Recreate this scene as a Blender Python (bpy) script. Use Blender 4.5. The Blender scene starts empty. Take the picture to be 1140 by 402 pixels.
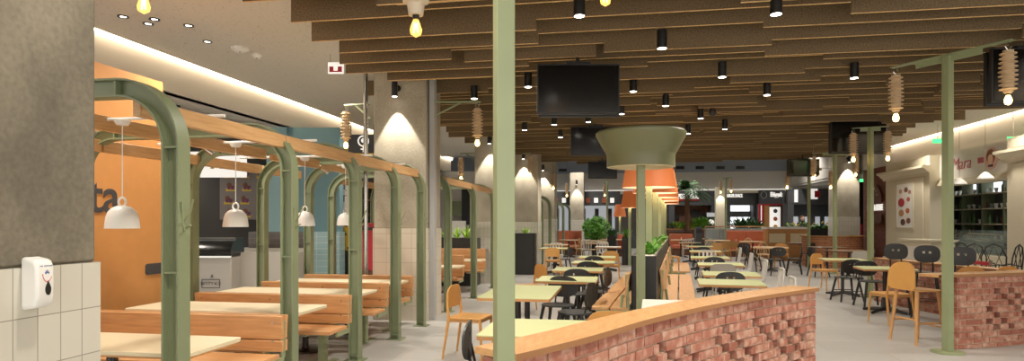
import bpy, bmesh, math, random
from math import sin, cos, pi, radians as R, sqrt, atan2
from mathutils import Vector, Matrix
random.seed(7)
scene = bpy.context.scene
COL = scene.collection

# ---------------------------------------------------------------- survey: camera and plan positions
FPX, EYE = 700.0, 1.5
TH = math.atan(120 / FPX)
S_, C_ = sin(TH), cos(TH)
def W(px, f):
    """plan position (x, y) at bearing px and distance f from the viewpoint"""
    r = (px - 570) / FPX * f
    return (r * C_ - f * S_, r * S_ + f * C_)
cam_d = bpy.data.cameras.new('camera'); cam = bpy.data.objects.new('camera', cam_d); COL.objects.link(cam)
cam.location = (0, 0, EYE); cam.rotation_euler = (pi / 2, 0, TH)
cam_d.sensor_fit = 'HORIZONTAL'; cam_d.sensor_width = 36; cam_d.lens = 36 * FPX / 1140
cam_d.shift_y = (247 - 201) / 1140; cam_d.clip_start = .05; cam_d.clip_end = 200
scene.camera = cam

# ---------------------------------------------------------------- materials
def srgb(r, g, b):
    f = lambda c: (c / 255 / 12.92) if c / 255 <= .04045 else ((c / 255 + .055) / 1.055) ** 2.4
    return (f(r), f(g), f(b), 1)
MATS = {}
def mat(name, rgb, rough=.5, metal=0, spec=.5, var=.0, scale=8, stretch=(1, 1, 1), bump=0, emit=None, estr=0, rgb2=None, detail=4, trans=0, alpha=1, sharp=None):
    m = bpy.data.materials.new(name); m.use_nodes = True; nt = m.node_tree; N = nt.nodes; L = nt.links
    b = N['Principled BSDF']; b.inputs['Roughness'].default_value = rough; b.inputs['Metallic'].default_value = metal
    b.inputs['Specular IOR Level'].default_value = spec
    c = srgb(*rgb); b.inputs['Base Color'].default_value = c
    if var or rgb2 or bump:
        tc = N.new('ShaderNodeTexCoord'); mp = N.new('ShaderNodeMapping'); mp.inputs['Scale'].default_value = stretch
        L.new(tc.outputs['Object'], mp.inputs['Vector'])
        nz = N.new('ShaderNodeTexNoise'); nz.inputs['Scale'].default_value = scale; nz.inputs['Detail'].default_value = detail
        L.new(mp.outputs['Vector'], nz.inputs['Vector'])
        if var or rgb2:
            rp = N.new('ShaderNodeValToRGB')
            c2 = srgb(*rgb2) if rgb2 else tuple(min(1, v * (1 + var)) for v in c[:3]) + (1,)
            c1 = c if rgb2 else tuple(v * (1 - var) for v in c[:3]) + (1,)
            lo, hi = sharp or (.3, .7)
            rp.color_ramp.elements[0].position = lo; rp.color_ramp.elements[1].position = hi
            rp.color_ramp.elements[0].color = c1; rp.color_ramp.elements[1].color = c2
            L.new(nz.outputs['Fac'], rp.inputs['Fac']); L.new(rp.outputs['Color'], b.inputs['Base Color'])
        if bump:
            bp = N.new('ShaderNodeBump'); bp.inputs['Strength'].default_value = bump; bp.inputs['Distance'].default_value = .01
            L.new(nz.outputs['Fac'], bp.inputs['Height']); L.new(bp.outputs['Normal'], b.inputs['Normal'])
    if emit: b.inputs['Emission Color'].default_value = srgb(*emit); b.inputs['Emission Strength'].default_value = estr
    if trans: b.inputs['Transmission Weight'].default_value = trans
    if alpha < 1: b.inputs['Alpha'].default_value = alpha
    MATS[name] = m
    return m
def grid_mat(name, rgb, rgb2, mortar, bw, bh, msize, rough=.4, offset=0, axis='floor', var=0, bump=.2, spec=.5):
    """tiles on a flat surface, brick texture in object space"""
    m = bpy.data.materials.new(name); m.use_nodes = True; nt = m.node_tree; N = nt.nodes; L = nt.links
    b = N['Principled BSDF']; b.inputs['Roughness'].default_value = rough; b.inputs['Specular IOR Level'].default_value = spec
    tc = N.new('ShaderNodeTexCoord'); sp = N.new('ShaderNodeSeparateXYZ'); cb = N.new('ShaderNodeCombineXYZ')
    L.new(tc.outputs['Object'], sp.inputs[0])
    if axis == 'floor': L.new(sp.outputs['X'], cb.inputs['X']); L.new(sp.outputs['Y'], cb.inputs['Y'])
    else:
        ad = N.new('ShaderNodeMath'); ad.operation = 'ADD'; L.new(sp.outputs['X'], ad.inputs[0]); L.new(sp.outputs['Y'], ad.inputs[1])
        L.new(ad.outputs[0], cb.inputs['X']); L.new(sp.outputs['Z'], cb.inputs['Y'])
    br = N.new('ShaderNodeTexBrick'); br.offset = offset; br.inputs['Scale'].default_value = 1
    br.inputs['Brick Width'].default_value = bw; br.inputs['Row Height'].default_value = bh; br.inputs['Mortar Size'].default_value = msize
    br.inputs['Color1'].default_value = srgb(*rgb); br.inputs['Color2'].default_value = srgb(*rgb2); br.inputs['Mortar'].default_value = srgb(*mortar)
    L.new(cb.outputs[0], br.inputs['Vector'])
    col = br.outputs['Color']
    if var:
        nz = N.new('ShaderNodeTexNoise'); nz.inputs['Scale'].default_value = 1.3; nz.inputs['Detail'].default_value = 6
        L.new(tc.outputs['Object'], nz.inputs['Vector'])
        mr = N.new('ShaderNodeMapRange'); mr.inputs['To Min'].default_value = 1 - var; mr.inputs['To Max'].default_value = 1 + var
        L.new(nz.outputs['Fac'], mr.inputs['Value'])
        mx = N.new('ShaderNodeVectorMath'); mx.operation = 'SCALE'; L.new(col, mx.inputs[0]); L.new(mr.outputs[0], mx.inputs['Scale']); col = mx.outputs[0]
    L.new(col, b.inputs['Base Color'])
    if bump:
        bp = N.new('ShaderNodeBump'); bp.inputs['Strength'].default_value = bump; bp.inputs['Distance'].default_value = .004; bp.invert = True
        L.new(br.outputs['Fac'], bp.inputs['Height']); L.new(bp.outputs['Normal'], b.inputs['Normal'])
    MATS[name] = m
    return m
def concrete(name, rgb, rgb2, streak=(20, 20, 3)):
    m = mat(name, rgb, rough=.85, rgb2=rgb2, scale=1.6, stretch=(1, 1, .8), detail=10, sharp=(.36, .66)); nt = m.node_tree; N = nt.nodes; L = nt.links
    b = N['Principled BSDF']; src = b.inputs['Base Color'].links[0].from_socket
    tc = N.new('ShaderNodeTexCoord')
    n2 = N.new('ShaderNodeTexNoise'); n2.inputs['Scale'].default_value = 45; n2.inputs['Detail'].default_value = 3
    L.new(tc.outputs['Object'], n2.inputs['Vector'])
    r2 = N.new('ShaderNodeMapRange'); r2.inputs['From Min'].default_value = .3; r2.inputs['From Max'].default_value = .7
    r2.inputs['To Min'].default_value = .82; r2.inputs['To Max'].default_value = 1.12; L.new(n2.outputs['Fac'], r2.inputs['Value'])
    v = N.new('ShaderNodeVectorMath'); v.operation = 'SCALE'; L.new(src, v.inputs[0]); L.new(r2.outputs[0], v.inputs['Scale'])
    L.new(v.outputs[0], b.inputs['Base Color'])
    bp = N.new('ShaderNodeBump'); bp.inputs['Strength'].default_value = .3; bp.inputs['Distance'].default_value = .006
    L.new(n2.outputs['Fac'], bp.inputs['Height']); L.new(bp.outputs['Normal'], b.inputs['Normal'])
    return m
concrete('conc_dark', (86, 79, 66), (128, 119, 101))
concrete('conc', (146, 136, 118), (182, 172, 152))
grid_mat('floor', (170, 168, 163), (180, 178, 173), (146, 143, 138), 1.2, .6, .004, rough=.33, offset=.5, var=.14, bump=.1, spec=.4)
grid_mat('tile', (204, 199, 184), (210, 205, 190), (150, 144, 130), .1, .19, .0022, rough=.25, axis='w')
grid_mat('tile_big', (205, 195, 176), (212, 202, 184), (165, 152, 132), .2, .22, .003, rough=.3, axis='w')
grid_mat('tile_blue', (140, 178, 184), (150, 186, 192), (190, 205, 205), .3, .12, .006, rough=.3, axis='w')
grid_mat('tile_brown', (88, 78, 72), (98, 88, 80), (120, 110, 100), .3, .1, .005, rough=.3, offset=.5, axis='w')
grid_mat('brick_far', (118, 62, 42), (88, 44, 30), (96, 60, 46), .22, .07, .006, rough=.8, offset=.5, axis='w', var=.3)
grid_mat('brick_curve', (205, 140, 100), (180, 116, 80), (150, 98, 70), .18, .07, .012, rough=.8, offset=.5, axis='w', var=.15)
mat('ceil', (212, 207, 198), rough=.9, rgb2=(170, 162, 150), scale=34, detail=2, sharp=(.62, .72))
mat('white', (240, 238, 232), rough=.35)
mat('counter_grey', (176, 170, 160), rough=.4)
mat('plaster', (214, 208, 196), rough=.8)
mat('bulk', (168, 168, 166), rough=.8)
mat('bulk_blue', (150, 158, 170), rough=.8)
mat('cream', (212, 202, 176), rough=.55)
mat('felt', (112, 94, 70), rough=1, spec=.1, var=.3, scale=60, detail=3, bump=.4)
mat('felt_edge_lit', (222, 182, 126), rough=1, spec=.1, var=.2, scale=40)  # paler than the felt: light from below painted on the plank undersides
mat('dark_top', (70, 57, 40), rough=1, spec=.1)
mat('green', (136, 145, 106), rough=.42, var=.06, scale=3)
mat('green_arch', (122, 132, 98), rough=.45, var=.06, scale=3)
mat('olive', (108, 110, 77), rough=.4, var=.06, scale=3)
mat('green_dark', (96, 106, 78), rough=.45)
mat('oak', (196, 140, 82), rough=.45, rgb2=(172, 116, 62), scale=5, stretch=(1, 9, 9), detail=8)
mat('oak_x', (216, 160, 104), rough=.42, rgb2=(192, 134, 82), scale=4, stretch=(1, 14, 14), detail=8)
mat('oak_y', (218, 170, 116), rough=.42, rgb2=(192, 142, 90), scale=4, stretch=(14, 1, 14), detail=8)
mat('oak_cap', (208, 160, 106), rough=.4, rgb2=(186, 132, 80), scale=6, stretch=(6, 1, 6), detail=8)
mat('ply_edge', (150, 102, 62), rough=.6)
mat('brick_a', (160, 96, 76), rough=.85, rgb2=(196, 152, 132), scale=13, detail=9, sharp=(.45, .68), bump=.5)
mat('brick_b', (146, 84, 66), rough=.85, rgb2=(186, 140, 120), scale=11, detail=9, sharp=(.48, .72), bump=.5)
mat('brick_c', (170, 112, 90), rough=.85, rgb2=(200, 164, 144), scale=15, detail=9, sharp=(.43, .66), bump=.5)
mat('mortar', (190, 164, 140), rough=.95, rgb2=(168, 132, 110), scale=14, detail=6, bump=.4)
mat('hole', (24, 12, 8), rough=.95)  # near-black block at the back of brick holes, recess shade put into its colour
mat('black', (26, 25, 25), rough=.45, var=.1)
mat('black_metal', (20, 20, 20), rough=.35)
mat('seat_dark', (44, 46, 44), rough=.55)
mat('tan', (206, 148, 76), rough=.4, var=.05, scale=6)
mat('tan_leg', (196, 142, 84), rough=.5, var=.1)
mat('pale_wood', (222, 186, 136), rough=.45, var=.08)
mat('laminate', (196, 202, 146), rough=.35)
mat('laminate_cream', (222, 206, 170), rough=.35, var=.03)
mat('laminate_white', (228, 224, 214), rough=.35)
mat('laminate_brown', (138, 108, 80), rough=.35)
mat('alu', (206, 204, 198), rough=.3, metal=.35)
mat('grey_seat', (158, 154, 144), rough=.5)
mat('orange_wall', (226, 156, 86), rough=.55, var=.03)
mat('letter', (66, 66, 70), rough=.6)
mat('shade', (206, 110, 56), rough=.6, emit=(206, 100, 46), estr=.12)
mat('shade_in', (236, 205, 180), rough=.6, emit=(255, 210, 160), estr=.5)
mat('ceramic', (204, 174, 134), rough=.6, var=.06)
mat('porcelain', (212, 196, 170), rough=.35)
mat('glow', (255, 220, 150), emit=(255, 200, 110), estr=9)
mat('led', (255, 240, 215), emit=(255, 232, 200), estr=6)
mat('bulbglass', (240, 200, 120), rough=.05, emit=(255, 190, 90), estr=.8, alpha=.55)
mat('spot_on', (255, 250, 240), emit=(255, 246, 230), estr=8)
mat('terra', (184, 92, 58), rough=.5, var=.08, scale=3)
mat('leaf', (92, 150, 46), rough=.5, var=.35, scale=4)
mat('leaf_lime', (150, 196, 50), rough=.5, var=.25, scale=5)
mat('palm_leaf', (62, 100, 52), rough=.5, var=.3, scale=4)
mat('leaf_dark', (52, 90, 44), rough=.5, var=.3, scale=4)
mat('pebble', (206, 202, 190), rough=.8, var=.25, scale=70)
mat('flower', (222, 160, 30), rough=.6)
mat('trunk', (92, 62, 40), rough=.9, var=.3, scale=20)
mat('screen', (8, 8, 9), rough=.16, spec=.6)
mat('red', (176, 20, 40), rough=.45)
mat('sign_red', (190, 30, 34), rough=.5)
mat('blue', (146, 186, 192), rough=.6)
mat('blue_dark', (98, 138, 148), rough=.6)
mat('shopdark', (58, 54, 50), rough=.7)
mat('shopgrey', (74, 76, 78), rough=.7)
mat('poster_grey', (128, 118, 112), rough=.6)
mat('yellow', (214, 176, 50), rough=.6)
mat('purple', (110, 46, 84), rough=.6)
mat('chrome', (190, 188, 182), rough=.18, metal=1)
mat('glass', (225, 235, 232), rough=.03, trans=1.0)
mat('glass_thin', (190, 210, 205), rough=.05, alpha=.28)
mat('wood_dark', (92, 56, 36), rough=.6, var=.2)
mat('kitchen', (226, 228, 228), rough=.5, emit=(235, 240, 245), estr=.9)  # glow put into the surface as kitchen light, the walls are no lamps
mat('kitchen_dim', (150, 150, 148), rough=.5, emit=(220, 225, 230), estr=.2)  # weaker glow put into back wall, price boards and caption
mat('pinksign', (190, 92, 104), rough=.6)
mat('pinkpale', (226, 172, 160), rough=.6)
mat('hair', (120, 72, 46), rough=.7)
mat('skin', (226, 184, 158), rough=.6)
mat('coat', (24, 26, 32), rough=.8)
mat('greenlight', (60, 200, 110), emit=(50, 210, 110), estr=1.5)
mat('spark', (200, 205, 205), rough=.3)
mat('white_glow', (240, 238, 232), rough=.4, emit=(255, 250, 240), estr=.35)  # white with a slight added glow for lettering, posters, counter front and trim
mat('gapdark', (20, 18, 16), rough=1)
mat('blue_ink', (60, 90, 150), rough=.6)
mat('red_ink', (214, 92, 84), rough=.6)

# ---------------------------------------------------------------- mesh builder
class MB:
    def __init__(s): s.v = []; s.f = []; s.mi = []; s.M = None
    def add(s, vs, fs, m=0):
        o = len(s.v)
        if s.M is not None: vs = [tuple(s.M @ Vector(p)) for p in vs]
        s.v += [tuple(p) for p in vs]; s.f += [tuple(o + i for i in f) for f in fs]; s.mi += [m] * len(fs); return s
    def box(s, c, d, rz=0, m=0, rx=0, ry=0, mb=None):
        x, y, z = d[0] / 2, d[1] / 2, d[2] / 2
        q = Matrix.Translation(c) @ Matrix.Rotation(rz, 4, 'Z') @ Matrix.Rotation(ry, 4, 'Y') @ Matrix.Rotation(rx, 4, 'X')
        vs = [q @ Vector((a * x, b * y, e * z)) for e in (-1, 1) for b in (-1, 1) for a in (-1, 1)]
        fs = [(0, 2, 3, 1), (4, 5, 7, 6), (0, 1, 5, 4), (2, 6, 7, 3), (0, 4, 6, 2), (1, 3, 7, 5)]
        s.add(vs, fs, m)
        if mb is not None: s.mi[-6] = mb
        return s
    def bx(s, x0, x1, y0, y1, z0, z1, m=0, mb=None):
        return s.box(((x0 + x1) / 2, (y0 + y1) / 2, (z0 + z1) / 2), (x1 - x0, y1 - y0, z1 - z0), m=m, mb=mb)
    def tube(s, pts, r, n=8, m=0, cap=True):
        pts = [Vector(p) for p in pts]; k = len(pts); rs = r if isinstance(r, (list, tuple)) else [r] * k
        vs = []; up = None
        for i, p in enumerate(pts):
            t = (pts[min(i + 1, k - 1)] - pts[max(i - 1, 0)]).normalized()
            if up is None:
                up = Vector((0, 0, 1)) if abs(t.z) < .9 else Vector((1, 0, 0))
            a = t.cross(up)
            if a.length < 1e-5: a = t.orthogonal()
            a.normalize(); b = a.cross(t).normalized(); up = b
            for j in range(n):
                g = 2 * pi * j / n; vs.append(p + (a * cos(g) + b * sin(g)) * rs[i])
        fs = [(i * n + j, i * n + (j + 1) % n, (i + 1) * n + (j + 1) % n, (i + 1) * n + j) for i in range(k - 1) for j in range(n)]
        if cap: fs += [tuple(range(n))[::-1], tuple((k - 1) * n + j for j in range(n))]
        return s.add(vs, fs, m)
    def lathe(s, prof, c=(0, 0, 0), n=24, m=0, cap=True):
        vs = [(c[0] + r * cos(2 * pi * j / n), c[1] + r * sin(2 * pi * j / n), c[2] + z) for r, z in prof for j in range(n)]
        k = len(prof)
        fs = [(i * n + j, i * n + (j + 1) % n, (i + 1) * n + (j + 1) % n, (i + 1) * n + j) for i in range(k - 1) for j in range(n)]
        if cap: fs += [tuple(range(n))[::-1], tuple((k - 1) * n + j for j in range(n))]
        return s.add(vs, fs, m)
    def cyl(s, c, r, h, n=20, m=0): return s.lathe([(r, 0), (r, h)], c, n, m)
    def prism(s, poly, fn, t, m=0):
        """polygon (a, b) mapped by fn(a, b, k) for k = 0 and t"""
        n = len(poly); vs = [fn(a, b, 0) for a, b in poly] + [fn(a, b, t) for a, b in poly]
        fs = [tuple(range(n)), tuple(range(2 * n - 1, n - 1, -1))] + [(i, i + n, (i + 1) % n + n, (i + 1) % n) for i in range(n)]
        return s.add(vs, fs, m)
    def sphere(s, c, r, n=12, m=0, sc=(1, 1, 1)):
        k = n // 2; prof = [(max(.001, r * sin(pi * i / k)), -r * cos(pi * i / k)) for i in range(k + 1)]
        vs = [(c[0] + a * cos(2 * pi * j / n) * sc[0], c[1] + a * sin(2 * pi * j / n) * sc[1], c[2] + z * sc[2]) for a, z in prof for j in range(n)]
        fs = [(i * n + j, i * n + (j + 1) % n, (i + 1) * n + (j + 1) % n, (i + 1) * n + j) for i in range(k) for j in range(n)]
        return s.add(vs, fs, m)
    def build(s, name, mats, parent=None, bevel=0, smooth=True, loc=None, rz=0, angle=38, recalc=True):
        me = bpy.data.meshes.new(name); me.from_pydata(s.v, [], s.f)
        for q in (mats if isinstance(mats, (list, tuple)) else [mats]): me.materials.append(MATS[q])
        me.polygons.foreach_set('material_index', s.mi)
        if recalc:
            b = bmesh.new(); b.from_mesh(me); bmesh.ops.recalc_face_normals(b, faces=b.faces); b.to_mesh(me); b.free()
        if smooth:
            me.shade_smooth(); me.set_sharp_from_angle(angle=R(angle))
        me.update()
        o = bpy.data.objects.new(name, me); COL.objects.link(o)
        if parent: o.parent = parent
        if loc: o.location = loc
        if rz: o.rotation_euler.z = rz
        if bevel:
            mod = o.modifiers.new('bevel', 'BEVEL'); mod.width = bevel; mod.segments = 2; mod.limit_method = 'ANGLE'; mod.angle_limit = R(50)
        return o
def tag(o, label=None, cat=None, group=None, kind=None):
    if label: o['label'] = label
    if cat: o['category'] = cat
    if group: o['group'] = group
    if kind: o['kind'] = kind
    return o
def thing(name, label, cat, loc=(0, 0, 0), rz=0, group=None):
    o = bpy.data.objects.new(name, None); COL.objects.link(o); o.empty_display_size = .1
    o.location = loc; o.rotation_euler.z = rz
    return tag(o, label, cat, group)
def structure(o): o['kind'] = 'structure'; return o
def copy_tree(o, parent=None):
    c = o.copy(); COL.objects.link(c); c.parent = parent
    for ch in list(o.children): copy_tree(ch, c)
    return c
class Kind:
    """first placement uses the built thing itself, later ones copy it with its parts"""
    def __init__(s, root): s.root = root; s.used = False
    def put(s, x, y, rz, label, group=None, z=0, cat=None):
        o = s.root if not s.used else copy_tree(s.root)
        s.used = True
        o.location = (x, y, z); o.rotation_euler.z = rz; o['label'] = label
        if group: o['group'] = group
        elif 'group' in o: del o['group']
        return o
def face(dx, dy): return atan2(dy, dx) + pi / 2      # furniture is built looking along -Y
def plate(outline, holes, t, curve=0):
    """flat shape in XZ with holes, thickness t, bowed by curve -> MB"""
    bm = bmesh.new(); es = []
    for loop in [outline] + holes:
        vs = [bm.verts.new((a, 0, b)) for a, b in loop]
        es += [bm.edges.new((vs[i], vs[(i + 1) % len(vs)])) for i in range(len(vs))]
    bmesh.ops.triangle_fill(bm, use_beauty=True, edges=es)
    bm.verts.index_update()
    vs = [v.co.copy() for v in bm.verts]; fs = [[v.index for v in f.verts] for f in bm.faces]
    n = len(vs); out = MB(); g = lambda v, k: (v.x, curve * v.x * v.x + k, v.z)
    V = [g(v, -t / 2) for v in vs] + [g(v, t / 2) for v in vs]
    F = [tuple(f) for f in fs] + [tuple(i + n for i in reversed(f)) for f in fs]
    o = 0
    for loop in [outline] + holes:
        k = len(loop); F += [(o + i, o + (i + 1) % k, o + (i + 1) % k + n, o + i + n) for i in range(k)]; o += k
    out.add(V, F); bm.free()
    return out
def rrect(x0, x1, z0, z1, r, n=5, rt=None):
    rt = r if rt is None else rt; p = []
    for cx, cz, a0, q in ((x1 - r, z0 + r, -pi / 2, r), (x1 - rt, z1 - rt, 0, rt), (x0 + rt, z1 - rt, pi / 2, rt), (x0 + r, z0 + r, pi, r)):
        p += [(cx + q * cos(a0 + pi / 2 * i / n), cz + q * sin(a0 + pi / 2 * i / n)) for i in range(n + 1)]
    return p
def circ(cx, cz, r, n=10): return [(cx + r * cos(2 * pi * i / n), cz + r * sin(2 * pi * i / n)) for i in range(n)]
FAC = {'-y': (pi / 2, 0, 0), '+x': (pi / 2, 0, pi / 2), '-x': (pi / 2, 0, -pi / 2)}
def text(name, s, size, m, loc, facing='-y', parent=None, rz=None, align='CENTER', ext=.004, spacing=1, sx=1, shear=0, offs=0):
    cu = bpy.data.curves.new(name, 'FONT'); cu.body = s; cu.size = size; cu.align_x = align; cu.align_y = 'CENTER'; cu.extrude = ext; cu.space_character = spacing; cu.shear = shear; cu.offset = offs
    t = bpy.data.objects.new(name, cu); COL.objects.link(t); bpy.context.view_layer.update()
    me = bpy.data.meshes.new_from_object(t.evaluated_get(bpy.context.evaluated_depsgraph_get()))
    bpy.data.objects.remove(t); me.materials.clear(); me.materials.append(MATS[m])
    o = bpy.data.objects.new(name, me); COL.objects.link(o); o.location = loc
    e = FAC[facing]; o.rotation_euler = (e[0], e[1], e[2] if rz is None else rz); o.scale.x = sx
    if parent: o.parent = parent
    return o
def blades(mb, c, n, length, spread, w=.02, m=0, up=.6, droop=.5, seg=4, seed=0):
    r = random.Random(seed)
    for i in range(n):
        a = r.uniform(0, 2 * pi); l = length * r.uniform(.6, 1.1); e = r.uniform(up * .5, up * 1.1)
        base = Vector((c[0] + r.uniform(-1, 1) * spread[0], c[1] + r.uniform(-1, 1) * spread[1], c[2]))
        d = Vector((cos(a), sin(a), 0)); sd = Vector((-sin(a), cos(a), 0)); vs = []
        for k in range(seg + 1):
            t = k / seg; p = base + d * (l * t * cos(e * pi / 2)) + Vector((0, 0, l * (t * sin(e * pi / 2) - droop * t * t * .6)))
            ww = w * (sin(pi * (t * .8 + .15))) + .001
            vs += [p - sd * ww, p + sd * ww]
        mb.add(vs, [(2 * k, 2 * k + 1, 2 * k + 3, 2 * k + 2) for k in range(seg)], m)
    return mb

NUM = ['first', 'second', 'third', 'fourth', 'fifth', 'sixth', 'seventh', 'eighth', 'ninth', 'tenth', 'eleventh', 'twelfth']
# ================================================================ SETTING
structure(MB().bx(-16, 18, -3, 40, -.1, 0).build('floor', 'floor', smooth=False))
ZC = 3.9
structure(MB().bx(-6.4, 8.5, -2, 22.3, ZC, ZC + .1).build('ceiling', 'ceil', smooth=False))
# left bulkhead with cove, and the soffit beyond it
b = MB(); b.bx(-6.75, -6.55, -2, 24, 3.42, ZC + .02); b.bx(-14, -6.6, -2, 24, 3.42, 3.52); b.bx(-6.75, -6.4, -2, 24, ZC + .1, ZC + .2)
structure(b.build('ceiling.001', 'plaster', smooth=False))
structure(MB().bx(-6.56, -6.49, -2, 24, ZC + .03, ZC + .07).build('trim_1', 'led', smooth=False))
b = MB(); b.bx(8.65, 8.85, -2, 34, 3.25, ZC + .02); b.bx(8.5, 8.9, -2, 24, ZC + .1, ZC + .2); b.bx(8.6, 16, -2, 34, 3.25, 3.35)
structure(b.build('ceiling.002', 'plaster', smooth=False))
structure(MB().bx(8.57, 8.64, -2, 22.3, ZC + .03, ZC + .07).build('trim_2', 'led', smooth=False))
# stepped ceiling planks
b = MB(); rnd = random.Random(3)
y = 4.05; row = 0
while y < 22.2:
    xl = -3.62 + .07 * (y - 6) + rnd.uniform(-.25, .25) if y < 9.4 else -3.75 + rnd.uniform(-.5, .35)
    if y < 6: xl = -3.75 + (6 - y) * .05 + rnd.uniform(-.2, .2)
    xr = 6.75 + rnd.uniform(-.5, .5) + max(0, 12 - y) * .05
    x = xl; lev = rnd.choice([0, 1, 2])
    while x < xr - .05:
        l = rnd.uniform(1.1, 3.2); x1 = min(x + l, xr)
        lev = rnd.choice([k for k in (0, 1, 2) if k != lev])
        b.bx(x, x1, y, y + .03, 3.52 + .055 * lev, 3.88, m=0, mb=1)
        # second board close behind, stepping down or up
        if rnd.random() < .35:
            b.bx(x + .12, x1 - .1, y + .2, y + .23, 3.53 + .055 * ((lev + 1) % 3), 3.88, m=0, mb=1)
        x = x1
    y += .5; row += 1
b.bx(-3.2, 6.4, 4.2, 22.2, 3.885, 3.895, m=2)
structure(b.build('ceiling_planks', ['felt', 'felt_edge_lit', 'dark_top'], smooth=False, recalc=False))
# far hall beyond the planks
b = MB(); b.bx(-14, 16, 34, 34.3, 3.0, 4.1); b.bx(-14, 16, 34.02, 34.3, 4.1, 5.4, m=1); structure(b.build('wall_far', ['plaster', 'bulk_blue'], smooth=False))
structure(MB().bx(-14, 16, 22.3, 34.4, 5.05, 5.15).build('ceiling.003', 'bulk_blue', smooth=False))
structure(MB().bx(-14, 9, 22.25, 22.4, 3.9, 5.1).build('wall_header', 'bulk', smooth=False))
structure(MB().bx(8.6, 8.9, 24, 34, 3.3, 5.2).build('wall_right_upper', 'plaster', smooth=False))
structure(MB().bx(-14, 8.6, 33.8, 34.0, 2.98, 3.14).build('trim_3', 'cream', smooth=False))
structure(MB().bx(-14, 8.6, 33.72, 33.78, 3.14, 3.18).build('trim_4', 'white_glow', smooth=False))
structure(MB().bx(-14, 16, 36.2, 36.4, 0, 3.4).build('wall_shops', 'shopgrey', smooth=False))
structure(MB().bx(-14.2, -14, -2, 36, 0, 5.2).build('wall_left', 'shopdark', smooth=False))
structure(MB().bx(16, 16.2, -2, 36, 0, 5.2).build('wall_right', 'plaster', smooth=False))

# concrete columns
def column(x0, x1, y0, y1, zt, label, tile='tile_big', conc='conc', strip=False):
    cx, cy = (x0 + x1) / 2, (y0 + y1) / 2
    t = thing('concrete_column', label, 'column', (cx, cy, 0))
    hx, hy = (x1 - x0) / 2, (y1 - y0) / 2
    MB().bx(-hx, hx, -hy, hy, zt, 4.0).build('shaft', conc, t, bevel=.012)
    MB().bx(-hx - .012, hx + .012, -hy - .012, hy + .012, 0, zt).build('tiled_base', tile, t, smooth=False)
    return t
column(-3.3, -2.2, .9, 2.34, 1.33, 'dark concrete column with white tiled base holding the soap dispenser', 'tile', 'conc_dark')
column(-3.72, -2.88, 9.15, 9.9, 1.4, 'tall concrete column standing between the two runs of arches under a black spotlight')
column(-3.5, -2.66, 15.0, 15.8, 1.5, 'spotlit concrete column behind the black planter with grasses', 'tile')
column(-3.27, -2.43, 18.8, 19.6, 1.5, 'concrete column behind the plain black planter box with lime grass', 'tile')
column(-3.2, -2.36, 23.1, 23.9, 1.6, 'concrete column rising behind the farthest run of arches', 'tile')
column(-2.5, -1.8, 32.0, 32.7, 1.6, 'small pale column at the far end left of the weeping fig', 'tile')
column(7.7, 8.5, 24.4, 25.2, 1.68, 'spotlit concrete column behind the curved brick planter', 'tile')

# ---------------------------------------------------------------- lights
def spot(loc, energy, size=120, blend=.6, color=(1, .86, .68), radius=.06, target=None):
    d = bpy.data.lights.new('spot', 'SPOT'); d.energy = energy; d.spot_size = R(size); d.spot_blend = blend; d.color = color; d.shadow_soft_size = radius
    o = bpy.data.objects.new('spot', d); COL.objects.link(o); o.location = loc
    if target: o.rotation_euler = (Vector(target) - Vector(loc)).to_track_quat('-Z', 'Y').to_euler()
    return o
WARM = (1, .9, .77)
# downlights under the planks: (bearing, f)
DL = [(645, 18), (737, 54), (864, 16), (804, 86), (705, 102), (741, 118), (854, 106), (780, 132), (766, 149), (807, 144), (588, 97), (584, 145), (617, 139), (655, 136), (692, 127), (624, 153), (951, 87), (528, 110)]
root = thing('downlight', 'x', 'ceiling light')
MB().lathe([(.05, 0), (.055, 0), (.055, .2), (.05, .2)], n=20).build('housing', 'black_metal', root)
MB().lathe([(.047, -.002), (.047, .01)], n=20).build('lens', 'spot_on', root)
KDL = Kind(root)
dl_lab = ['black cylinder downlight on the planks above the big hanging screen', 'black cylinder downlight nearest above the green mushroom post', 'tall black cylinder downlight at the near edge of the planks, right of middle',
 'downlight on the planks between the mushroom post and the right hanging screen', 'downlight on the planks just right of the big hanging screen', 'downlight on the planks right above the mushroom bowl', 'downlight farthest right in the second row of planks before the right screen',
 'downlight on the planks beside the small round sensor', 'downlight close to the right rim of the mushroom bowl', 'small downlight on the planks far beyond the round sensor', 'downlight on the planks left of the big hanging screen', 'downlight left of the spotlit columns below the big screen, leftmost', 'downlight below the big screen, second from its left edge', 'downlight below the middle of the big hanging screen', 'downlight below the right corner of the big hanging screen', 'downlight near the second screen, lowest of the left group', 'downlight on the planks left of the T-shaped lamp post', 'downlight beside the lamp bracket of the tall column']
for (px, py), lab in zip(DL, dl_lab):
    f = 1.9 * 700 / (247 - py); x, yy = W(px, f)
    KDL.put(x, yy, 0, lab, 'black downlights on the planks', z=3.4)
for x in (-1.4, 1.6, 4.6):
    for yy in (4.6, 8.0, 11.5, 15, 19):
        spot((x, yy, 3.35), 135 if x < 4 else 75, 135, .8, WARM, .12)
for x, yy in ((-4.6, 4.2), (-4.6, 6.6), (-4.6, 9), (-4.6, 12.5), (-4.6, 16), (-4.6, 20)):
    spot((x, yy, 3.8), 125, 140, .8, WARM, .1)
for x, yy in ((7.4, 10), (7.4, 14), (7.4, 18), (6.5, 6.5)):
    spot((x, yy, 3.8), 95, 130, .8, WARM, .1)
for x, yy in ((-4, 26), (1, 26), (6, 26), (-2, 31), (3, 31), (8, 30)):
    spot((x, yy, 4.9), 190, 140, .8, (1, .93, .85), .2)
for x, yy in ((-1.2, 2.2), (1.4, 2.6), (3.8, 4.6)):
    spot((x, yy, 3.7), 110 if x < 3 else 50, 120, .8, WARM, .1)
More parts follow.
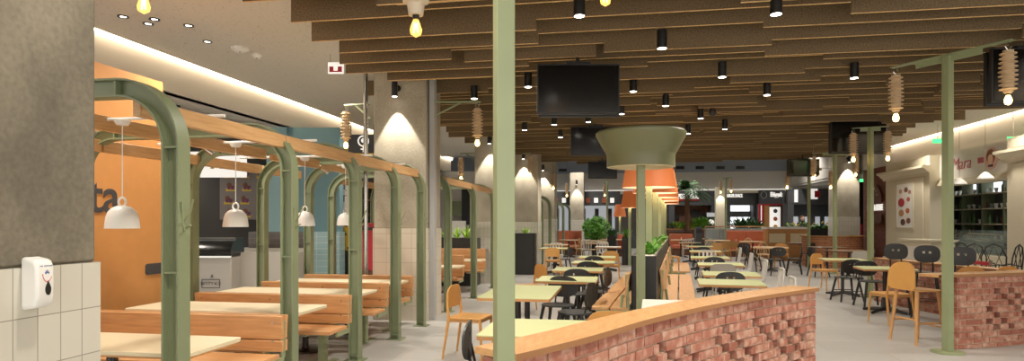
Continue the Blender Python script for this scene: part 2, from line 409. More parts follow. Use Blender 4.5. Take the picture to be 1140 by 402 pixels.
spot((-10, 12, 3.3), 60, 140, .8, WARM, .2); spot((-8.2, 9, 3.3), 40, 140, .8, WARM, .2)
spot((11, 16.5, 3.1), 150, 150, .8, (1, .97, .92), .2); spot((9.2, 16.5, 3.1), 40, 150, .8, (1, .93, .85), .2)
w = bpy.data.worlds.new('world'); scene.world = w; w.use_nodes = True
w.node_tree.nodes['Background'].inputs[0].default_value = (1.0, .945, .86, 1); w.node_tree.nodes['Background'].inputs[1].default_value = 1.25

# column spotlights
def column_spot(x, y, z, label, e=60, col=(1, .92, .78)):
    t = thing('wall_spotlight', label, 'spotlight', (x, y, z))
    MB().lathe([(.035, -.12), (.045, -.12), (.045, .1), (.035, .1)], n=16).build('lamp_head', 'black_metal', t)
    MB().tube([(0, .03, .03), (0, .13, .03)], .015).tube([(0, .11, .03), (0, .15, .03)], .05, n=14).build('bracket', 'black_metal', t)
    MB().lathe([(.036, -.122), (.036, -.115)], n=16).build('lens', 'spot_on', t)
    spot((x, y, z - .14), e, 62, .25, col, .02, (x, y + .16, z - 2.2))
column_spot(-3.33, 9.0, 3.5, 'black spotlight fixed high on the tall concrete column', 90)
column_spot(-3.1, 14.84, 3.5, 'black spotlight on the column behind the grass planter', 70)
column_spot(-2.85, 18.64, 3.5, 'black spotlight on the column left of the lamp bracket beyond the green pole', 80)
column_spot(-2.78, 22.94, 3.5, 'black spotlight on the column behind the farthest arches', 90)
column_spot(-2.15, 31.84, 3.5, 'tiny spotlight on the small pale column at the far end', 90)
column_spot(8.1, 24.24, 3.75, 'spotlight washing the concrete column behind the curved brick planter', 110)

# ================================================================ LEFT BOOTHS
XP, XB = -2.83, -4.88
def arch(xp, xb, y, label, group, zt=2.36, mats='green_arch'):
    t = thing('steel_arch', label, 'arch', (xp, y, 0), 0, group)
    wd = xp - xb; rad = .42; hw = .062; dep = .1
    def path(off):
        p = [(hw - off, 0), (hw - off, zt - rad)]
        r = rad - off
        for i in range(1, 11):
            a = pi / 2 * i / 10; p.append((hw - rad + r * cos(a), zt - rad + r * sin(a)))
        for i in range(0, 11):
            a = pi / 2 + pi / 2 * i / 10; p.append((-wd - hw + rad + r * cos(a), zt - rad + r * sin(a)))
        p.append((-wd - hw + off, 0)); return p
    def ribbon(p, q, d):
        mb = MB(); n = len(p); vs = []
        for (a, c), (e, g) in zip(p, q): vs += [(a, -d / 2, c), (e, -d / 2, g), (e, d / 2, g), (a, d / 2, c)]
        fs = []
        for i in range(n - 1):
            for k in range(4): fs.append((4 * i + k, 4 * i + (k + 1) % 4, 4 * i + 4 + (k + 1) % 4, 4 * i + 4 + k))
        fs += [(3, 2, 1, 0), tuple(4 * (n - 1) + k for k in range(4))]
        return mb.add(vs, fs)
    ribbon(path(0), path(.012), .105).build('outer_flange', mats, t)
    ribbon(path(dep), path(dep + .012), .105).build('inner_flange', mats, t)
    ribbon(path(.012), path(dep), .014).build('web', mats, t)
    for xx, sgn in ((hw - dep / 2 - .006, 1), (-wd - hw + dep / 2 + .006, -1)):
        for z in (.06, 1.2, zt - rad): MB().box((xx, 0, z), (dep - .02, .1, .012)).build('stiffener', mats, t)
        MB().box((xx - sgn * (rad - dep / 2), 0, zt - dep / 2 - .006), (.012, .1, dep - .02)).build('stiffener', mats, t)
    for xx in (0.01, -wd - .01): MB().box((xx, 0, .006), (.2, .18, .012)).build('base_plate', mats, t)
    return t
ay = [3.35, 5.05, 6.43, 7.67, 8.72]
for i, yy in enumerate(ay):
    arch([-2.61, XP, XP, XP, XP][i], [-4.7, -4.88, -4.79, -4.67, -4.56][i], yy, ['nearest green steel arch at the tile and concrete column', 'second green arch from the soap dispenser column, behind the largest white lamp', 'third green arch from the soap dispenser column', 'fourth green arch, just before the tall concrete column', 'green arch closest beside the tall concrete column base'][i], 'green arches over the booths')
for i, yy in enumerate((10.15, 12.03, 13.98)):
    arch(XP, XB, yy, ['first green arch after the tall concrete column', 'green arch beyond the column, second of its run', 'green arch partly hidden behind the nearest green pole'][i], 'green arches over the booths')
for i, (px, f) in enumerate(((603, 20.3), (612, 21.9), (620, 25), (627, 28), (634, 31))):
    x, yy = W(px, f)
    arch(x, x - 1.9, yy, 'thin green arch far behind, %s of the run past the plain black planter' % NUM[i], 'green arches over the booths', 2.42)
# timber beams
def beam(x, y0, y1, z, label, sx=.055, sz=.11):
    o = MB().bx(-sx / 2, sx / 2, 0, y1 - y0, 0, sz).build('timber_beam', 'oak_y', bevel=.004, loc=(x, y0, z))
    return tag(o, label, 'beam', 'oak beams between the arches')
segs = [(3.35, 5.05), (5.05, 6.43), (6.43, 7.67), (7.67, 8.72)]
for i, (a, c) in enumerate(segs):
    w_ = ['nearest', 'second', 'third', 'fourth'][i]
    beam(XP - .05, a + .015, c - .015, 2.14, 'oak beam along the aisle edge of the booths, %s span' % w_)
    beam((XP + XB) / 2, a + .07, c - .07, 2.19, 'oak beam over the middle of the booth tables, %s span' % w_)
    beam(-4.7, a + .015, c - .015, 2.14, 'oak beam along the back of the booths, %s span' % w_)
for i, (a, c) in enumerate(((10.15, 12.03), (12.03, 13.98))):
    beam(XP - .05, a + .015, c - .015, 2.14, ['oak aisle beam just past the tall concrete column', 'oak aisle beam running to the green pole'][i])
    beam(-4.7, a + .015, c - .015, 2.14, ['oak back beam just past the tall concrete column', 'oak back beam farthest past the tall concrete column'][i])

# bell pendants on a white bar
root = thing('bell_pendant', 'x', 'pendant lamp')
prof = [(.012, .29), (.02, .275)]
MB().lathe([(.012, .172), (.04, .17), (.075, .156), (.105, .126), (.12, .085), (.128, .035), (.131, 0), (.125, 0), (.121, .035), (.113, .082), (.097, .12), (.06, .148), (.01, .16)], n=32, cap=False).build('lamp_shade', 'white', root)
tor = [(.034 * cos(a), 0, .2 + .034 * sin(a)) for a in [2 * pi * i / 16 for i in range(17)]]
MB().tube(tor, .009, n=8, cap=False).build('loop_handle', 'white', root)
MB().tube([(0, 0, .225), (0, 0, .82)], .0045, n=6).build('cord', 'white', root)
MB().lathe([(.01, .775), (.045, .78), (.06, .805), (.06, .815)], n=20).build('ceiling_rose', 'white', root)
KP = Kind(root)
for i, yy in enumerate((4.18, 5.6, 6.97, 8.1)):
    _b = KP.put(-3.7, yy, 0, ['large white bell pendant hanging in front of the orange wall', 'white bell pendant over the second booth, before the ice cream posters', 'white bell pendant over the third booth, before the blue wall', 'white bell pendant over the booth before the red cabinet'][i], 'white bell pendants', z=1.45); _b.scale = (.9, .9, 1)
    o = MB().tube([(-.85, 0, 0), (.85, 0, 0)], .012, n=8).build('lamp_rail', 'white', loc=(-3.7, yy, 2.277))
    tag(o, 'thin white rail carrying the bell pendant of the %s booth' % ['nearest', 'second', 'third', 'fourth'][i], 'rail', 'white lamp rails')
    t = thing('track_spotlight', 'small chrome clip spotlight beside the bell pendant of the %s booth' % ['nearest', 'second', 'third', 'fourth'][i], 'spotlight', (-4.02, yy + .02, 2.26), .5, 'small chrome spotlights')
    MB().tube([(0, 0, 0), (0, 0, -.05)], .008, n=6).build('stem', 'chrome', t)
    MB().tube([(-.03, 0, -.03), (.05, 0, -.09)], [.02, .028], n=12).build('lamp_head', 'chrome', t)

# coat hooks on the posts
root = thing('coat_hook', 'x', 'hook')
MB().tube([(0, -.03, .12), (-.01, -.01, .0), (0, 0, -.06)], .006, n=6).tube([(0, -.005, 0), (.045, -.02, .06), (.075, -.03, .13)], .006, n=6).tube([(0, 0, -.04), (.05, -.02, -.02)], .006, n=6).build('hook', 'green', root)
KH = Kind(root)
for i, yy in enumerate(ay):
    KH.put((XP if i else -2.61) + .07, yy, 0, 'branching green coat hook on the %s arch post' % NUM[i], 'coat hooks on the arch posts', z=1.5)

# double benches
def bench(x0, x1, y, label, z=.74):
    t = thing('booth_bench', label, 'bench', ((x0 + x1) / 2, y, 0), 0, 'oak booth benches'); h = (x1 - x0) / 2
    for nm, za, zb in (('upper_backboard', z - .19, z), ('lower_backboard', .45, z - .2)):
        p = MB()
        p.box((0, -.03, (za + zb) / 2), (2 * h, .03, zb - za), rx=R(6)); p.box((0, .03, (za + zb) / 2), (2 * h, .03, zb - za), rx=R(-6))
        o = p.build(nm, 'oak_x', t, bevel=.004)
        q = MB()
        for xx in (-h + .08, 0, h - .08): q.tube([(xx, -.046, (za + zb) / 2 + .04), (xx, -.05, (za + zb) / 2 + .04)], .009, n=8)
        q.build('screws', 'chrome', o)
    MB().bx(-h, h, -.47, -.08, .405, .44).build('seat', 'oak_x', t, bevel=.004)
    MB().bx(-h, h - .24, .08, .46, .405, .44).build('seat', 'oak_x', t, bevel=.004)
    fr = MB()
    for xx in (-h + .1, h - .3):
        fr.bx(xx - .03, xx + .03, -.42, .42, .375, .405); fr.bx(xx - .03, xx + .03, -.05, .05, 0, .4); fr.bx(xx - .04, xx + .04, -.3, .3, 0, .012)
    fr.bx(h - .02, h + .004, -.3, -.02, .36, .404); fr.box((h - .012, -.01, .55), (.012, .05, .3))
    fr.build('frame', 'green', t)
for i, yy in enumerate((4.72, 6.13, 7.4, 8.5)):
    bench(-4.5, [-2.68, -2.75, -2.83, -2.88][i], yy, ['oak double bench between the nearest two booth tables', 'second oak double bench along the booths', 'third oak double bench along the booths', 'oak double bench next to the tiled column base'][i])
bench(-4.5, -2.95, 11.72, 'oak double bench beyond the tall column, nearer of two', .86)
bench(-4.5, -2.95, 13.7, 'oak double bench beyond the tall column, in front of the grass planter', .9)

# booth tables
root = thing('booth_table', 'x', 'table')
MB().prism(rrect(-.87, .87, -.29, .29, .03), lambda a, b_, k: (a, b_, .67 + k), .028).build('table_top', 'laminate_cream', root, bevel=.003)
MB().prism(rrect(-.872, .872, -.292, .292, .03), lambda a, b_, k: (a, b_, .661 + k), .009).build('table_edge', 'oak', root)
for sx in (-.55, .1):
    p = MB().lathe([(.2, 0), (.2, .012), (.05, .03), (.035, .06), (.035, .64), (.035, .66)], (sx, 0, 0), 24).build('pedestal', 'black_metal', root)
KBT = Kind(root)
for i, yy in enumerate((3.71, 5.42, 6.8, 8.02)):
    KBT.put([-3.46, -3.66, -3.7, -3.74][i], yy, 0, ['cream booth table nearest the soap dispenser column', 'cream table of the second booth', 'cream table of the third booth', 'cream table of the fourth booth before the tiled column'][i], 'cream booth tables', z=-.0)
KBT.put(-3.7, 11.1, 0, 'cream booth table just past the tall concrete column', 'cream booth tables')
KBT.put(-3.7, 12.95, 0, 'cream booth table in front of the grass planter', 'cream booth tables')

# orange wall with letters
o = structure(MB().bx(-5.3, -5.1, 2.4, 6.35, 0, 3.08).build('wall_orange', 'orange_wall', smooth=False))
tag(text('wall_lettering', 'ta', .5, 'letter', (-5.095, 5.53, 1.75), '+x', ext=.003, offs=.006), 'dark grey letters ta on the orange wall', 'lettering')
o = MB().prism(rrect(6.08, 6.34, .92, 1.04, .03), lambda a, c, k: (-5.1 + k, a, c), .008).build('wall_plaque', 'letter'); tag(o, 'dark rounded bar at the edge of the orange wall', 'sign')

# soap dispenser on the near column
sx_, sy_ = -2.188, 2.075
t = thing('soap_dispenser', 'white soap dispenser with a black drop window on the tiled column', 'soap dispenser', (sx_, 2.024, 1.17)); t.scale = (.72, .62, 1)
mb = MB(); body = [(0, .0), (.085, .012), (.102, .05), (.1, .16), (.085, .188), (0, .2)]
mb.prism(body, lambda a, c, k: (a, -.06 + k, c), .12); mb.build('housing', 'white', t, bevel=.014)
drop = [(.019 * sin(a) * (1 if cos(a) < 0.2 else (1 - (cos(a) - .2) / .8) ** .7), -.022 * cos(a) * -1) for a in [2 * pi * i / 22 for i in range(22)]]
drop = [(a, (c * 1.5 if c > 0 else c)) for a, c in drop]
MB().prism(drop, lambda a, c, k: (.101 + k, a + .012, .077 + c), .004).build('level_window', 'black', t)
text('dispenser_lettering', 'GEL ASSIONES', .013, 'blue_ink', (.0975, .004, .162), '+x', t, ext=.0015)
mb = MB()
for k in range(5):
    a = R(30 + 30 * k); mb.tube([(.0995, .008 + .008 * cos(a), .132 + .006 * sin(a)), (.0985, .008 + .018 * cos(a), .132 + .018 * sin(a))], .003, n=6)
mb.build('hand_icon', 'blue_ink', t)
MB().tube([(.1015, .008 + .032 * cos(R(a)), .138 + .032 * sin(R(a))) for a in range(185, 350, 15)], .002, n=5).build('red_arc', 'red_ink', t)

# ================================================================ SHOPS BEHIND THE BOOTHS (left)
def wall_piece(name, px0, px1, f, z0, z1, m, d=.15):
    x0, y0 = W(px0, f); x1, y1 = W(px1, f)
    o = MB().box((0, 0, (z1 - z0) / 2), (sqrt((x1 - x0) ** 2 + (y1 - y0) ** 2), d, z1 - z0)).build(name, m, smooth=False, loc=((x0 + x1) / 2, (y0 + y1) / 2, z0), rz=TH)
    return o
def Z(py, f): return EYE - (py - 247) / FPX * f
structure(wall_piece('wall_shop_dark', 150, 308, 14.2, 0, 3.42, 'shopdark'))
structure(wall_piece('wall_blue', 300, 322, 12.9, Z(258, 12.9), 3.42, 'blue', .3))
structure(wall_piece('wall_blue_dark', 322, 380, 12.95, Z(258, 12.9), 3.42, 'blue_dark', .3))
structure(wall_piece('wall_tiled_blue', 342, 381, 12.85, 0, Z(258, 12.85), 'tile_blue', .4))
structure(wall_piece('wall_tiled_brown', 280, 342, 12.9, Z(276, 12.85), Z(258, 12.85), 'tile_brown', .3))
structure(wall_piece('wall_white_base', 270, 342, 12.88, 0, Z(276, 12.85), 'plaster', .34))
structure(wall_piece('wall_kiosk_dark', 378, 470, 15.5, 0, 3.42, 'shopdark'))
o = wall_piece('ice_cream_counter', 196, 335, 11.3, 0, .96, 'counter_grey', .5); tag(o, 'long white counter running behind the booths', 'counter')
x, yy = W(243, 11.0)
t = thing('ice_cream_display', 'curved glass ice cream display case set in the white counter', 'display case', (x, yy, 0), TH)
MB().box((0, 0, .45), (.74, .62, .9)).build('cabinet', 'counter_grey', t, bevel=.02)
prof = [(-.32, .92), (-.34, 1.0), (-.27, 1.12), (-.12, 1.2), (.2, 1.22), (.2, .92)]
MB().prism(prof, lambda a, c, k: (-.72 + k, a, c), 1.09).build('glass_hood', 'screen', t)
MB().box((-.0, -.335, .905), (.76, .02, .03)).build('chrome_rail', 'chrome', t)
MB().tube([(-.7, -.14, 1.215), (.36, -.14, 1.215)], .01).build('chrome_edge', 'chrome', t)
g = MB(); g.box((0.02, -.316, .52), (.30, .004, .012)); g.box((0.02, -.316, .38), (.30, .004, .012)); g.box((-.13, -.316, .45), (.012, .004, .15)); g.box((.17, -.316, .45), (.012, .004, .15)); g.build('logo_frame', 'letter', t)
text('logo_lettering', 'BETTY\u00b7ICE', .075, 'letter', (.02, -.318, .45), '-y', t, ext=.002, rz=0)
MB().lathe([(.03, 0), (.001, .05)], (0, 0, 0), 8).build('logo_star', 'letter', t, loc=(.04, -.315, .56))
# posters with ice cream cups
x, yy = W(273, 14.0)
t = thing('ice_cream_poster', 'grey wall poster printed with rows of purple and yellow ice cream cups', 'poster', (x, yy, 0), TH)
MB().box((0, 0, 2.13), (1.12, .03, 1.16)).build('sheet', 'poster_grey', t)
for r_ in range(4):
    for c in range(3):
        cx, cz = -.36 + .36 * c + (.04 if r_ % 2 else 0), 2.55 - .29 * r_
        q = MB().box((cx, -.02, cz - .05), (.2, .008, .06)); q.box((cx + .05, -.022, cz), (.07, .01, .09), m=1); q.sphere((cx - .03, -.02, cz + .06), .055, 8, m=2, sc=(1, .2, 1)); q.box((cx - .03, -.021, cz), (.07, .01, .08), m=1)
        q.build('cup_picture', ['yellow', 'purple', 'hair'], t)
x, yy = W(236, 12.3)
t = thing('menu_board', 'white hanging menu board with small ice cream pictures above the counter', 'menu board', (x, yy, 0), TH)
MB().box((0, 0, 2.62), (1.35, .04, .5), ry=R(0)).build('panel', 'white_glow', t)
p = MB()
for k in range(4): p.box((.02 + .17 * k, -.025, 2.63), (.05, .01, .1)); p.box((.02 + .17 * k, -.025, 2.55), (.07, .01, .03))
p.build('pictures', 'yellow', t)
p = MB()
for k in range(8): p.box((-.4 + .02 * (k % 2), -.025, 2.72 - .03 * k), (.3, .006, .008))
p.build('printed_lines', 'poster_grey', t)
MB().tube([(-.6, 0, 2.87), (-.6, 0, 3.42)], .008).tube([(.6, 0, 2.87), (.6, 0, 3.42)], .008).build('hangers', 'chrome', t)
# hanging track along the soffit
t = thing('ceiling_track', 'long black ceiling track above the booth beams', 'track', (-7.2, 8.5, 3.3))
MB().bx(-.05, .05, -1.8, 6, -.02, .03).build('rail', 'black_metal', t)
for k in range(6):
    p = MB().lathe([(.05, .0), (.05, .03)], (0, -1.2 + 1.0 * k, .09), 14).tube([(0, -1.2 + k, .0), (0, -1.2 + k, .1)], .006); p.build('mount', 'black_metal', t)
# artisan sign, washroom sign, kiosk
x, yy = W(386, 13.2)
t = thing('artisan_sign', 'tall oval white sign lettered ART in front of orange pattern', 'sign', (x, yy, 0), TH)
MB().bx(-.2, .2, .03, .06, .9, 3.1).build('backing', 'yellow', t)
g = MB(); rr = random.Random(5)
for k in range(110): g.sphere((rr.uniform(-.19, .19), .025, rr.uniform(.92, 3.08)), rr.uniform(.02, .05), 6, sc=(1, .2, 1))
g.build('dark_speckle', 'black', t)
MB().prism([(.17 * cos(a), .62 * sin(a)) for a in [2 * pi * i / 28 for i in range(28)]], lambda a, c, k: (a - .05, .0 - k, 2.1 + c), .02).build('oval_panel', 'white', t)
for k, ch in enumerate('ART'): text('sign_letter', ch, .2, 'letter', (-.05, -.03, 2.42 - .22 * k), '-y', t, rz=0)
x, yy = W(402, 12.4)
t = thing('washroom_sign', 'black hanging sign with white washroom symbol beside the tall column', 'sign', (x, yy, 0), TH)
MB().bx(-.25, .3, -.02, .02, 2.85, 3.22).build('panel', 'black', t)
g = MB(); g.tube([(.1 * cos(a) + .05, -.03, 3.09 + .1 * sin(a)) for a in [2 * pi * i / 20 for i in range(21)]], .014, n=6); g.box((.05, -.03, 2.93), (.02, .01, .12)); g.box((.05, -.03, 2.93), (.1, .01, .02)); g.sphere((.05, -.03, 3.1), .045, 10, sc=(1, .3, 1)); g.build('symbol', 'white_glow', t)
MB().bx(-.25, .3, -.025, .025, 2.82, 2.85).build('lower_edge', 'yellow', t)
MB().tube([(-.2, 0, 3.2), (-.2, 0, 3.42)], .01).tube([(.25, 0, 3.2), (.25, 0, 3.42)], .01).build('hangers', 'black_metal', t)
x, yy = W(409, 11.6)
t = thing('red_cabinet', 'dark red cabinet standing left of the tiled column base', 'cabinet', (x, yy, 0), TH)
MB().bx(-.16, .16, -.2, .2, .62, 1.48).build('carcass', 'red', t, bevel=.01); MB().bx(-.16, .16, -.18, .2, 0, .62).build('plinth', 'wood_dark', t)
MB().bx(-.16, .16, -.21, -.2, 1.35, 1.4).build('lid_edge', 'black', t)
x, yy = W(411, 14.6)
t = thing('bottle_rack', 'dark shelf rack with coloured packs behind the red cabinet', 'shelf', (x, yy, 0), TH)
MB().bx(-.5, .5, .1, .14, .9, 2.7).build('back_panel', 'black', t)
for k in range(5): MB().bx(-.5, .5, -.14, .1, 1.0 + .33 * k, 1.03 + .33 * k).build('shelf_board', 'wood_dark', t)
for k in range(4):
    for j in range(6):
        o = MB().lathe([(.04, 0), (.04, .13), (.018, .17), (.018, .22)], n=10).build('bottle', ['leaf', 'yellow', 'sign_red', 'white', 'leaf_lime'][(k * 2 + j) % 5], loc=(x + (-.4 + .16 * j) * C_, yy + (-.4 + .16 * j) * S_, 1.032 + .33 * k))
        tag(o, 'small coloured bottle on the dark rack behind the red cabinet', 'bottle', 'bottles on the dark rack')
# pipe on the tall column
o = MB().tube([(0, 0, 0), (0, 0, 4)], .035, n=12).build('downpipe', 'chrome', loc=(-3.83, 9.1, 0)); tag(o, 'grey metal downpipe on the left edge of the tall column', 'pipe')
o = MB().bx(-.03, .05, -.06, .06, 0, 3.9).build('steel_channel', 'bulk', loc=(-2.835, 9.3, 0)); tag(o, 'slim grey steel channel down the right edge of the tall column', 'channel')
# back wall behind the second run
structure(wall_piece('wall_white_back', 470, 560, 24, 0, 3.42, 'bulk'))
o = wall_piece('wall_panel', 499, 514, 23.6, Z(240, 23.6), Z(224, 23.6), 'green_dark', .05); tag(o, 'pale green panel on the white wall behind the second arches', 'panel')
o = wall_piece('dark_doorway', 514, 523, 23.7, Z(250, 23.7), Z(207, 23.7), 'coat', .1); tag(o, 'dark narrow doorway in the white wall behind the second arches', 'doorway')
o = wall_piece('service_counter', 498, 518, 20, 0, Z(246, 20), 'white', .6); tag(o, 'white service counter behind the second run of arches', 'counter')

# planters with grass
def planter(x0, x1, y0, y1, z, label, rz=0, grass=5, m='leaf_lime', seed=1, gl=.35, pebbles=False):
    cx, cy = (x0 + x1) / 2, (y0 + y1) / 2; hx, hy = (x1 - x0) / 2, (y1 - y0) / 2
    t = thing('planter_box', label, 'planter', (cx, cy, 0), rz)
    p = MB()
    for a in ((-hx, -hx + .02, -hy, hy), (hx - .02, hx, -hy, hy), (-hx, hx, -hy, -hy + .02), (-hx, hx, hy - .02, hy)): p.bx(a[0], a[1], a[2], a[3], 0, z)
    p.build('box', 'black', t)
    MB().bx(-hx + .02, hx - .02, -hy + .02, hy - .02, 0, z - .04).build('soil', 'pebble' if pebbles else 'shopdark', t)
    for k in range(grass):
        px_ = -hx * .8 + (2 * hx * .8) * (k + .5) / grass if hx > hy else 0
        py_ = 0 if hx > hy else -hy * .9 + 2 * hy * .9 * (k + .5) / grass
        o = blades(MB(), (0, 0, 0), 26, gl, (.03, .03), .014, seed=seed * 10 + k, up=.85, droop=.35).build('potted_plant', m, loc=(cx + px_ * cos(rz) - py_ * sin(rz), cy + px_ * sin(rz) + py_ * cos(rz), z - .04))
        tag(o, '%s tuft of lime grass from the left, %s' % (NUM[k], label), 'plant', 'grass tufts in the %s' % label)
    return t
planter(-5.0, -3.3, 14.25, 14.75, 1.12, 'long black planter behind the second arches', grass=6, gl=.42)
x, yy = W(580, 18.0)
planter(x - .55, x + .42, yy - .2, yy + .25, 1.17, 'plain black planter beyond the green pole', grass=2, seed=4, gl=.3)

# ================================================================ CEILING FITTINGS AND SCREENS
def screen(px, f, w_, h_, ztop, label, rz=TH, mount=True):
    x, yy = W(px, f); t = thing('hanging_screen', label, 'television', (x, yy, ztop - h_ / 2), rz)
    MB().box((0, .03, 0), (w_, .05, h_)).build('housing', 'black', t, bevel=.006)
    MB().box((0, .003, 0), (w_ - .03, .006, h_ - .04)).build('display', 'screen', t)
    MB().box((.02, .14, -.02), (w_, .05, h_)).build('rear_display', 'black', t, bevel=.006)
    MB().tube([(0, .08, h_ / 2), (0, .08, 3.62 - ztop + h_ / 2)], .025, n=10).box((0, .08, h_ / 2 + .0), (.3, .12, .06)).build('ceiling_mount', 'black_metal', t)
screen(644, 7.75, 1.02, .62, 3.45, 'largest black television hanging under the planks left of the mushroom post')
screen(663, 12.9, 1.02, .56, 3.45, 'black television behind the mushroom post, second from the near one')
screen(671, 20, .92, .52, 3.42, 'small far television low beside the mushroom bowl')
screen(956.5, 12.95, 1.14, .65, 3.58, 'black television hanging behind the second T-shaped lamp post')
screen(895, 19, .95, .5, 3.4, 'small far television before the pale bulkhead, above the flower planters')
screen(1149, 7.1, .9, .62, 3.47, 'black television cut by the picture edge behind the T-post lamp')
x, yy = W(793, 11.2); t = thing('ceiling_sensor', 'small black round sensor on the planks', 'sensor', (x, yy, 3.45)); MB().sphere((0, 0, 0), .07, 14).build('dome', 'black', t); MB().cyl((0, 0, 0), .05, .12).build('base', 'black', t)
# recessed ceiling lights, detectors, exit sign
root = thing('recessed_spot', 'x', 'ceiling light')
MB().lathe([(.035, 0), (.06, 0), (.062, -.012), (.04, -.012)], n=20, cap=False).build('ring', 'black_metal', root); MB().lathe([(.036, -.004), (.036, 0)], n=16).build('lens', 'spot_on', root)
KR = Kind(root)
for i, (px, py) in enumerate(((137, 18), (172, 21), (165, 26), (210, 28), (231, 46), (1018, 92), (1026, 90), (1058, 86), (1092, 74))):
    f = 2.4 * 700 / (247 - py); x, yy = W(px, f)
    KR.put(x, yy, 0, ['leftmost black ringed spot in the pale ceiling by the hanging bulb', 'black ringed spot right of the hanging bulb, upper of the close pair', 'black ringed spot right of the hanging bulb, lower of the close pair', 'black ringed spot nearest the smoke detector in the pale ceiling', 'faint spot in the pale ceiling just left of the smoke detector', 'small ceiling spot just left of the T-shaped lamp post', 'second small ceiling spot left of the T-shaped lamp post', 'ceiling spot directly beside the top of the T-shaped lamp post', 'ceiling spot right of the T-shaped lamp post'][i], z=ZC - .001)
for i, (px, py, r_) in enumerate(((267, 53, .12), (286, 60, .07))):
    f = 2.4 * 700 / (247 - py); x, yy = W(px, f); t = thing('smoke_detector', ['white square smoke detector in the pale ceiling', 'small round white detector beside the square one'][i], 'smoke detector', (x, yy, ZC))
    MB().lathe([(r_, 0), (r_, -.03), (r_ * .6, -.06), (r_ * .3, -.06)], n=20 if i else 8).build('cover', 'white', t); MB().cyl((0, 0, -.065), .012, .01).build('indicator', 'shopgrey', t)
x, yy = W(374, 9.0); t = thing('exit_sign', 'red and white exit sign with arrow hanging at the left plank edge', 'sign', (x, yy, 3.72), TH)
MB().bx(-.11, .11, -.015, .015, -.1, .06).build('panel', 'white_glow', t); MB().bx(-.09, -.03, -.02, -.014, -.08, 0).bx(.03, .09, -.02, -.014, -.08, 0).bx(-.03, .03, -.02, -.014, -.08, -.06).build('red_fields', 'red', t)
MB().tube([(-.08, 0, .06), (-.08, 0, .2)], .005).tube([(.08, 0, .06), (.08, 0, .2)], .005).build('hangers', 'chrome', t)
for i, (px, py, f, l) in enumerate(((995, 146, 17, 'left of the T-post'), (1044, 157, 15.5, 'behind the T-post'), (1128, 155, 13.6, 'by the right pilaster'), (958.5, 201, 23.6, 'left of the burger sign'))):
    x, yy = W(px, f); t = thing('exit_sign', 'small green lit exit sign %s' % l, 'sign', (x, yy, Z(py, f)), TH); MB().bx(-.12, .12, -.02, .02, -.05, .05).build('panel', 'greenlight', t); MB().tube([(0, 0, .05), (0, 0, ZC - Z(py, f))], .006).build('hanger', 'chrome', t)

# insulator lamps
def insulator_mesh(t, n=9, L_=.42, r=.088, m='ceramic', core=.055):
    prof = [(.02, 0), (core * .9, .0)]
    for k in range(n):
        z = -.02 - L_ * k / n; s = 1 - .12 * abs(k - n / 2) / (n / 2)
        prof += [(core * s, z), (r * s, z - .012), (r * s, z - .02), (core * s, z - .026)]
    prof += [(core * .8, -L_ - .02), (.028, -L_ - .035)]
    MB().lathe(prof, n=22).build('insulator_body', m, t)
    MB().lathe([(.022, -L_ - .03), (.022, -L_ - .055)], n=12).build('bulb_cap', 'black_metal', t)
    MB().lathe([(.016, -L_ - .05), (.032, -L_ - .09), (.036, -L_ - .115), (.026, -L_ - .145), (.004, -L_ - .155)], n=16).build('bulb', 'glow', t)
    MB().tube([(0, 0, 0), (.03, 0, .045), (0, 0, .09), (-.03, 0, .045), (0, 0, 0)], .005, n=5).build('hook_wire', 'chrome', t)
root = thing('insulator_lamp', 'x', 'hanging lamp'); insulator_mesh(root); KI = Kind(root)
def ilamp(x, y, ztop, label): return KI.put(x, y, 0, label, 'ribbed insulator lamps', z=ztop)
def tpost(px, f, ztop, half, ang, label, base=True, lamps=None, w_=.085, rz=.45, drop=.1):
    x, yy = W(px, f); t = thing('lamp_post', label, 'lamp post', (x, yy, 0), 0)
    MB().box((0, 0, ztop / 2), (w_, w_, ztop), rz=rz).build('post', 'green', t, bevel=.006)
    if base: MB().lathe([(.17, 0), (.17, .02)], n=28).build('base_plate', 'green', t)
    MB().box((0, 0, ztop + .01), (2 * half, .09, .012), rz=ang).box((0, 0, ztop - .03), (1.1 * half, .02, .07), rz=ang).build('crossbar', 'green', t)
    for i, s in enumerate((-1, 1)):
        if lamps and lamps[i]: ilamp(x + s * half * .93 * cos(ang), yy + s * half * .93 * sin(ang), ztop - .09, lamps[i])
    return x, yy
tpost(1055, 7.2, 3.4, .66, atan2(-1.12, .75), 'tall green T-shaped lamp post at the right brick wall', lamps=('ribbed insulator lamp on the left arm of the tall right T-post', 'ribbed insulator lamp on the near arm of the tall right T-post'))
tpost(969, 12.45, 3.36, .32, R(-15), 'green T-shaped lamp post before the right hanging television', lamps=('insulator lamp on the left arm of the post before the right television', 'insulator lamp on the right arm of the post before the right television'))
tpost(929.5, 18.2, 3.48, .62, R(5), 'green T-shaped lamp post in front of the spotlit right column', lamps=('insulator lamp left of the post before the spotlit right column', 'insulator lamp right of the post before the spotlit right column'))
tpost(900.5, 20.5, 3.24, .75, R(8), 'thin green lamp post rising from the flower planter', lamps=('insulator lamp on the left arm over the flower planter', 'insulator lamp on the right arm over the flower planter'), w_=.075, base=False)
tpost(808, 28.5, 3.48, .5, R(-70), 'thin green lamp post in the middle of the far terrace', lamps=('insulator lamp nearer on the far terrace post', 'insulator lamp farther on the far terrace post'), w_=.075, base=False)
tpost(676, 30, 3.4, .4, R(-70), 'thin green lamp post behind the weeping fig', lamps=('insulator lamp on the post behind the weeping fig', None), w_=.075, base=False)
